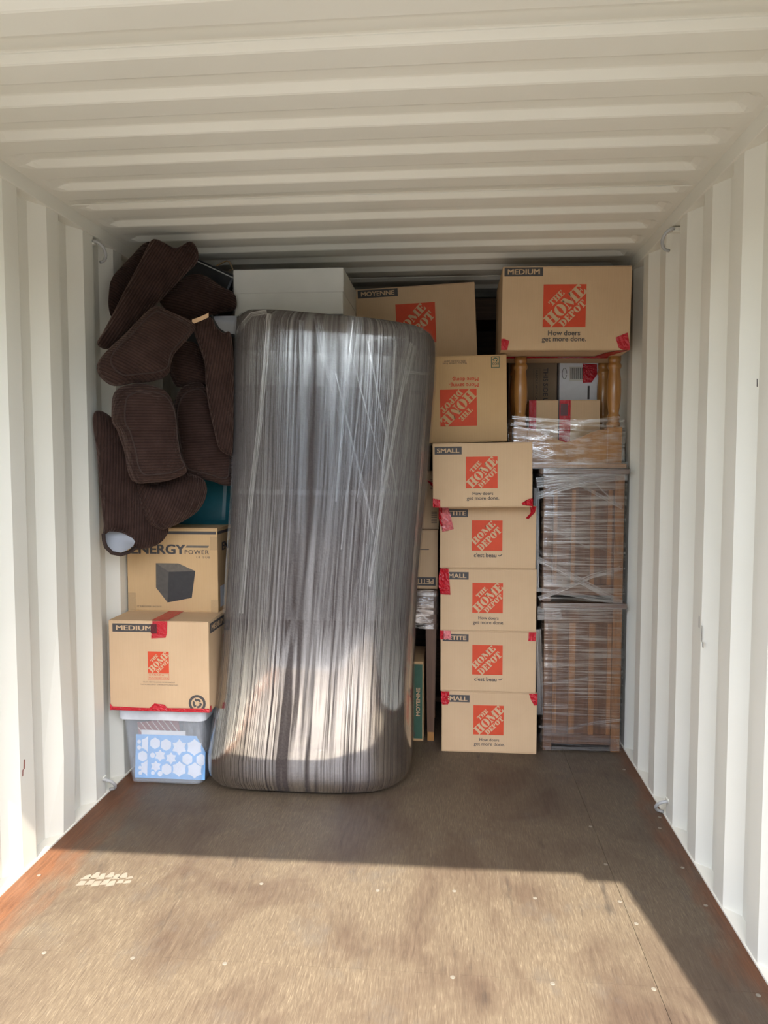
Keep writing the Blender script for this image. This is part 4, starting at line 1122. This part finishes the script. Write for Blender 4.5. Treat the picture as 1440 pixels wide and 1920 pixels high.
TX0, TX1, TY = 0.722, 1.132, 3.60
t1 = end_table('lower film wrapped brown wooden side table standing on the floor', TX0 + .008, TX1 + .002, TY, .46, 0.0, .730, 1, [(-.135, .03), (-.048, .03), (.045, .026), (.128, .02)])
t2 = end_table('upper film wrapped brown wooden side table stacked on a like table', TX0 - .004, TX1 + .002, TY, .46, .7315, .640, 7, [(-.13, .018), (-.045, .018), (.045, .02), (.125, .02)])
yb_ = TY - .004
for tbl, items in ((t2, [
    ([(1006, 905), (1060, 898), (1120, 893), (1176, 890)], 20, 'film_edge'),
    ([(1006, 930), (1050, 915), (1100, 903), (1170, 892)], 14, 'film_edge'),
    ([(1050, 893), (1085, 908), (1130, 932), (1166, 952)], 6, 'film_edge'),
    ([(1115, 905), (1130, 920), (1166, 952)], 4, 'film_edge'),
    ([(1007, 1048), (1050, 1068), (1100, 1096), (1165, 1132)], 12, 'film_edge'),
    ([(1007, 1032), (1060, 1060), (1120, 1090)], 8, 'film_band'),
    ([(1010, 1122), (1060, 1102), (1110, 1080), (1164, 1066)], 9, 'film_edge'),
    ([(1008, 1105), (1060, 1112), (1120, 1123), (1168, 1130)], 8, 'film_edge'),
    ([(1018, 972), (1070, 995), (1120, 1015), (1165, 1034)], 22, 'film_band'),
    ([(1020, 985), (1060, 1004), (1105, 1028)], 3, 'film_edge'),
    ([(1006, 1110), (1006, 1000), (1006, 915)], 10, 'film_edge')]),
    (t1, [
    ([(1008, 1150), (1035, 1150), (1052, 1148)], 26, 'film_edge'),
    ([(1009, 1180), (1012, 1260), (1012, 1340)], 12, 'film_edge'),
    ([(1010, 1285), (1050, 1278), (1080, 1274), (1104, 1272)], 4, 'film_edge'),
    ([(1010, 1362), (1060, 1368), (1110, 1356), (1164, 1350)], 5, 'film_edge'),
    ([(1010, 1382), (1060, 1390), (1110, 1388), (1170, 1392)], 16, 'film_band'),
    ([(1022, 1404), (1060, 1403), (1110, 1404), (1160, 1405)], 6, 'film_edge'),
    ([(1050, 1145), (1100, 1150), (1166, 1156)], 14, 'film_band')])):
    for pts, wpx, mt in items:
        ribbon(tbl, pts, wpx, M[mt], 'film_fold', lambda x, y: at(x, y, TY + .004 if tbl is t1 else TY + .002), Vector(tbl.location))

# upturned table: top down on the wrapped tables, turned legs pointing up
UZ = 1.373; UX0, UX1, UY0, UD = 0.570, 1.128, 3.63, 0.42
ut = empty('upturned_table', ((UX0 + UX1) / 2, UY0 + UD / 2, UZ), 'honey oak table turned upside down with turned legs up, film round its apron', 'table')
hw, hd_ = (UX1 - UX0) / 2, UD / 2
MB().box(-hw, hw, -hd_, hd_, 0, .022).build('table_top', M['oak'], ut, bevel=.006)
def apron(x0, x1, ya, yb__):
    mb = MB(); n = 15
    def top(t): return .185 - .06 * (max(0, 1 - abs(t - .5) / .32)) ** .8
    for k in range(n - 1):
        t0, t1_ = k / (n - 1), (k + 1) / (n - 1)
        a, b = x0 + (x1 - x0) * t0, x0 + (x1 - x0) * t1_
        i = len(mb.v)
        for (x, t) in ((a, t0), (b, t1_)):
            for y in (ya, yb__):
                mb.v.append((x, y, .022)); mb.v.append((x, y, top(t)))
        mb.f += [[i, i + 4, i + 5, i + 1], [i + 2, i + 3, i + 7, i + 6], [i + 1, i + 5, i + 7, i + 3]]
    return mb
apron(-hw + .06, hw - .06, -hd_ + .055, -hd_ + .075).build('apron', M['oak'], ut)
apron(-hw + .06, hw - .06, hd_ - .075, hd_ - .055).build('apron', M['oak'], ut)
for sx in (-1, 1):
    a, b = sorted((sx * (hw - .06), sx * (hw - .08))); MB().box(a, b, -hd_ + .09, hd_ - .09, .022, .18).build('apron', M['oak'], ut)
LH = MZ - UZ
prof = [(.030, .20), (.032, .215), (.024, .228), (.030, .240), (.031, .252), (.024, .264), (.027, .285), (.032, .33), (.0335, .37), (.032, .42), (.028, .455), (.0265, .475), (.031, .482), (.034, .490), (.031, .500), (.027, .508), (.030, .516), (.0305, LH - .001)]
for sx in (-1, 1):
    for sy in (-1, 1):
        cx, cy = sx * (hw - .062 + (.0 if sx < 0 else .012)), sy * (hd_ - .085)
        lg = MB().lathe(prof, 20, (cx, cy, 0)).build('leg', M['oak'], ut, smooth=True)
        MB().box(cx - .036, cx + .036, cy - .036, cy + .036, .022, .20).build('leg_block', M['oak'], lg, bevel=.006)
film_box(ut, -hw + .004, hw - .004, -hd_ + .03, hd_ - .03, .012, .235, M['film_c'], 'stretch_film', 22, .008, 3)
film_box(ut, -hw - .004, hw + .004, -hd_ - .004, hd_ + .004, -.0005, .03, M['film_edge'], 'film_band', 6, .003, 5)
uo = Vector(ut.location)
for pts, wpx, mt in [([(960, 782), (1010, 786), (1080, 792), (1140, 786), (1162, 783)], 6, 'film_edge'), ([(975, 796), (1030, 800), (1080, 792), (1150, 800)], 4, 'film_edge'), ([(1060, 788), (1100, 797), (1150, 800)], 4, 'film_edge'), ([(1000, 846), (1020, 853), (1035, 848)], 14, 'film_edge'), ([(960, 810), (1010, 815), (1060, 818), (1110, 824)], 14, 'film_band'), ([(1060, 848), (1095, 846)], 8, 'film_edge'), ([(958, 795), (985, 805), (1030, 808)], 5, 'film_edge')]:
    ribbon(ut, pts, wpx, M[mt], 'film_fold', lambda x, y: at(x, y, UY0 + .022), uo)

# small taped box standing in the upturned table
e = carton('small_carton', 'small brown box with red tape standing between the upturned table legs', 'cardboard box', 0.685, 1.035, 3.82, 0.15, UZ + .022, 0.318, mt=M['card'], seam='x')
f_ = Face(.35, .15, .318, 'front')
tape_patch(f_, e, [((.0, .318), (.036, .318)), ((.0, .1), (.036, .1)), ((0, 0), (.036, 0))], seed=31, lift=.002)
put_quad(f_, e, .145, .0, .175, .318, M['ink'], 'printed_stripe')
tape_patch(f_, e, [((.15, .318), (.205, .318)), ((.15, .1), (.205, .1)), ((.15, 0), (.205, 0))], seed=32, lift=.002)
put_quad(f_, e, .155, .24, .19, .30, M['tape_dark'], 'tape_print', .006)
tF = Face(.35, .15, .318, 'top')
# printed kraft box and white shipping box standing behind
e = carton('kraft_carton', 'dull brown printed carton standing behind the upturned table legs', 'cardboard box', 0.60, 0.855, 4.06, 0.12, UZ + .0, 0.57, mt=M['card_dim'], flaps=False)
f_ = Face(.255, .12, .57, 'front')
put_text(f_, e, 'THIS SIDE UP', M['ink'], .195, .43, width=.2, bold=.02, rot=-pi / 2, name='printed_note')
ol = MB()
for (a0, b0, a1, b1) in ((.13, .33, .131, .53), (.165, .33, .166, .53), (.13, .33, .166, .331), (.13, .529, .166, .53)): ol.poly([f_(a0, b0, .001), f_(a1, b0, .001), f_(a1, b1, .001), f_(a0, b1, .001)])
ol.build('printed_frame', M['ink'], e)
put_text(f_, e, 'HANDLE WITH CARE', M['ink'], .148, .43, width=.18, rot=-pi / 2, name='printed_note')
e = carton('shipping_carton', 'white shipping box with barcode, red tape and blue handwriting behind the table legs', 'carton', 0.862, 1.10, 4.02, 0.14, UZ + .0, 0.57, mt=M['white_paper'], flaps=False)
f_ = Face(.238, .14, .57, 'front')
bc_ = put_quad(f_, e, .05, .455, .125, .53, M['white_card'], 'barcode_label')
rnd = random.Random(4); u = .055
bars = MB()
while u < .12:
    ww = rnd.choice((.0015, .003, .0045)); bars.poly([f_(u, .465, .001), f_(u + ww, .465, .001), f_(u + ww, .525, .001), f_(u, .525, .001)]); u += ww + rnd.choice((.0015, .003))
bars.build('barcode', M['black'], bc_)
tape_patch(f_, e, [((.118, .545), (.19, .54)), ((.118, .49), (.192, .488)), ((.12, .445), (.165, .447))], seed=33, lift=.002)
put_quad(f_, e, .145, .36, .156, .43, M['ink'], 'printed_note', .0009)
for k, (u, v) in enumerate(((.205, .515), (.205, .45), (.2, .39), (.205, .335), (.212, .48))):
    pts = [f_(u + .006 * sin(j * 1.7 + k), v - j * .006, .0015) for j in range(8)]
    MB().tube(pts, .0012, 4).build('handwriting', M['ink_blue'], e)
MB().tube([f_(.025 + .012 * cos(t), .495 + .028 * sin(t), .0015) for t in [k * .5 for k in range(13)]], .0012, 4).build('pen_loop', M['ink'], e)

# ------------------------------------------------------------------ narrow gap between the sofa and the tall stack
st = empty('wrapped_stool', (0.03, 3.885, 0), 'wooden stool with film wrapped seat, standing behind the wrapped sofa', 'stool')
for sx in (-1, 1):
    for sy in (-1, 1):
        cx, cy = sx * .172, sy * .172
        lg = MB()
        lg.grid(4, 4, lambda a, b: (cx + (.026, .026, .022, .017)[3 - b] * (1 if a in (1, 2) else -1), cy + (.026, .026, .022, .017)[3 - b] * (1 if a >= 2 else -1), (.045, .3, .57, .74)[b]), True)
        o = lg.build('leg', M['leg_wood'], st)
        MB().box(cx - .016, cx + .016, cy - .016, cy + .016, 0, .046).build('foot', M['oak'], o)
MB().box(-.205, .205, -.205, .205, .74, .768).build('seat', M['oak_dark'], st, bevel=.006)
for (a, b, c, d2) in ((-.15, .15, -.19, -.17), (-.15, .15, .17, .19), (-.19, -.17, -.15, .15), (.17, .19, -.15, .15)):
    MB().box(a, b, c, d2, .60, .74).build('apron', M['oak_dark'], st)
film_box(st, -.209, .209, -.209, .209, .575, .771, M['film_c'], 'stretch_film', 16, .006, 9)
sto = Vector(st.location)
for pts, wpx, mt in [([(778, 1115), (800, 1113), (818, 1116)], 6, 'film_edge'), ([(778, 1135), (795, 1155), (808, 1168)], 4, 'film_edge'), ([(782, 1128), (800, 1126), (812, 1130)], 16, 'film_band')]:
    ribbon(st, pts, wpx, M[mt], 'film_fold', lambda x, y: at(x, y, 3.672), sto)

e = carton('moving_box', 'brown box with green MOYENNE band standing under the film wrapped stool', 'cardboard box', -0.105, 0.166 - .0, 3.69, 0.33, 0.0, 0.405, mt=M['card_gold'], seam='x')
e.location.y += .0
f_ = Face(.271, .33, .405, 'front')
gb = put_quad(f_, e, .271 - .052, .012, .271 - .006, .392, M['green'], 'green_band')
put_text(f_, gb, 'MOYENNE', M['letter'], .271 - .028, .20, width=.145, height=.02, rot=pi / 2, bold=.03)
em = MB()
for q in ring_q(.205, .035, .024, .024, .015, .015, 0, 2 * pi, 16): em.poly([f_(a, b, .001) for a, b in q])
em.build('recycling_emblem', M['ink'], e)

e = carton('moving_box', 'upside down PETITE box resting on the film wrapped stool', 'cardboard box', -0.215, 0.234, 3.70, 0.30, .772, 0.296, seam='x')
f_ = Face(.449, .30, .296, 'front', True)
size_label(f_, e, 'PETITE', .010, .296 * .80, .135, .296 * .945)
logo(f_, e, .15, .085, .143, True)
fN = Face(.449, .30, .296, 'front')
put_quad(fN, e, .35, .196, .405, .199, M['ink'], 'printed_line')
tape_patch(fN, e, [((.32, .285), (.352, .285)), ((.32, .2), (.35, .2)), ((.33, .165), (.344, .165))], seed=41, lift=.003)
e = carton('moving_box', 'brown box with ruled print standing on the upside down PETITE box', 'cardboard box', -0.20, 0.238, 3.74, 0.26, 1.069, 0.290, roll=0.0, seam='x')
f_ = Face(.438, .26, .29, 'front')
for k in range(7): put_quad(f_, e, .40, .03 + k * .009, .428, .0325 + k * .009, M['ink'], 'printed_line')
for k in range(6): put_quad(f_, e, .395, .20 + k * .009, .432, .2025 + k * .009, M['tape_dark'], 'printed_line')
tape_patch(f_, e, [((.37, .25), (.438, .215)), ((.40, .22), (.438, .15)), ((.415, .19), (.438, .11))], seed=42, lift=.004)

# dark wooden bookcase, only its top board shows; widened to darken the void
bk = empty('bookcase', (0.06, 4.42, 0), 'wide dark rustic wooden bookcase behind the boxes, its top board showing, unseen width added to darken the back', 'bookcase')
MB().box(-1.06, 1.06, -.20, .16, 2.19, 2.31).build('top_board', M['dark_wood'], bk, bevel=.005)
for x in (-1.05, -.36, .33, 1.02): MB().box(x, x + .03, -.17, .15, 0, 2.19).build('side_board', M['dark_wood'], bk)
for z in (.02, .55, 1.1, 1.65):
    for x in (-1.02, -.33, .36): MB().box(x, x + .66, -.16, .15, z, z + .03).build('shelf', M['dark_wood'], bk)
MB().box(-1.05, 1.05, .15, .16, 0, 2.19).build('back_board', M['dark_wood'], bk)
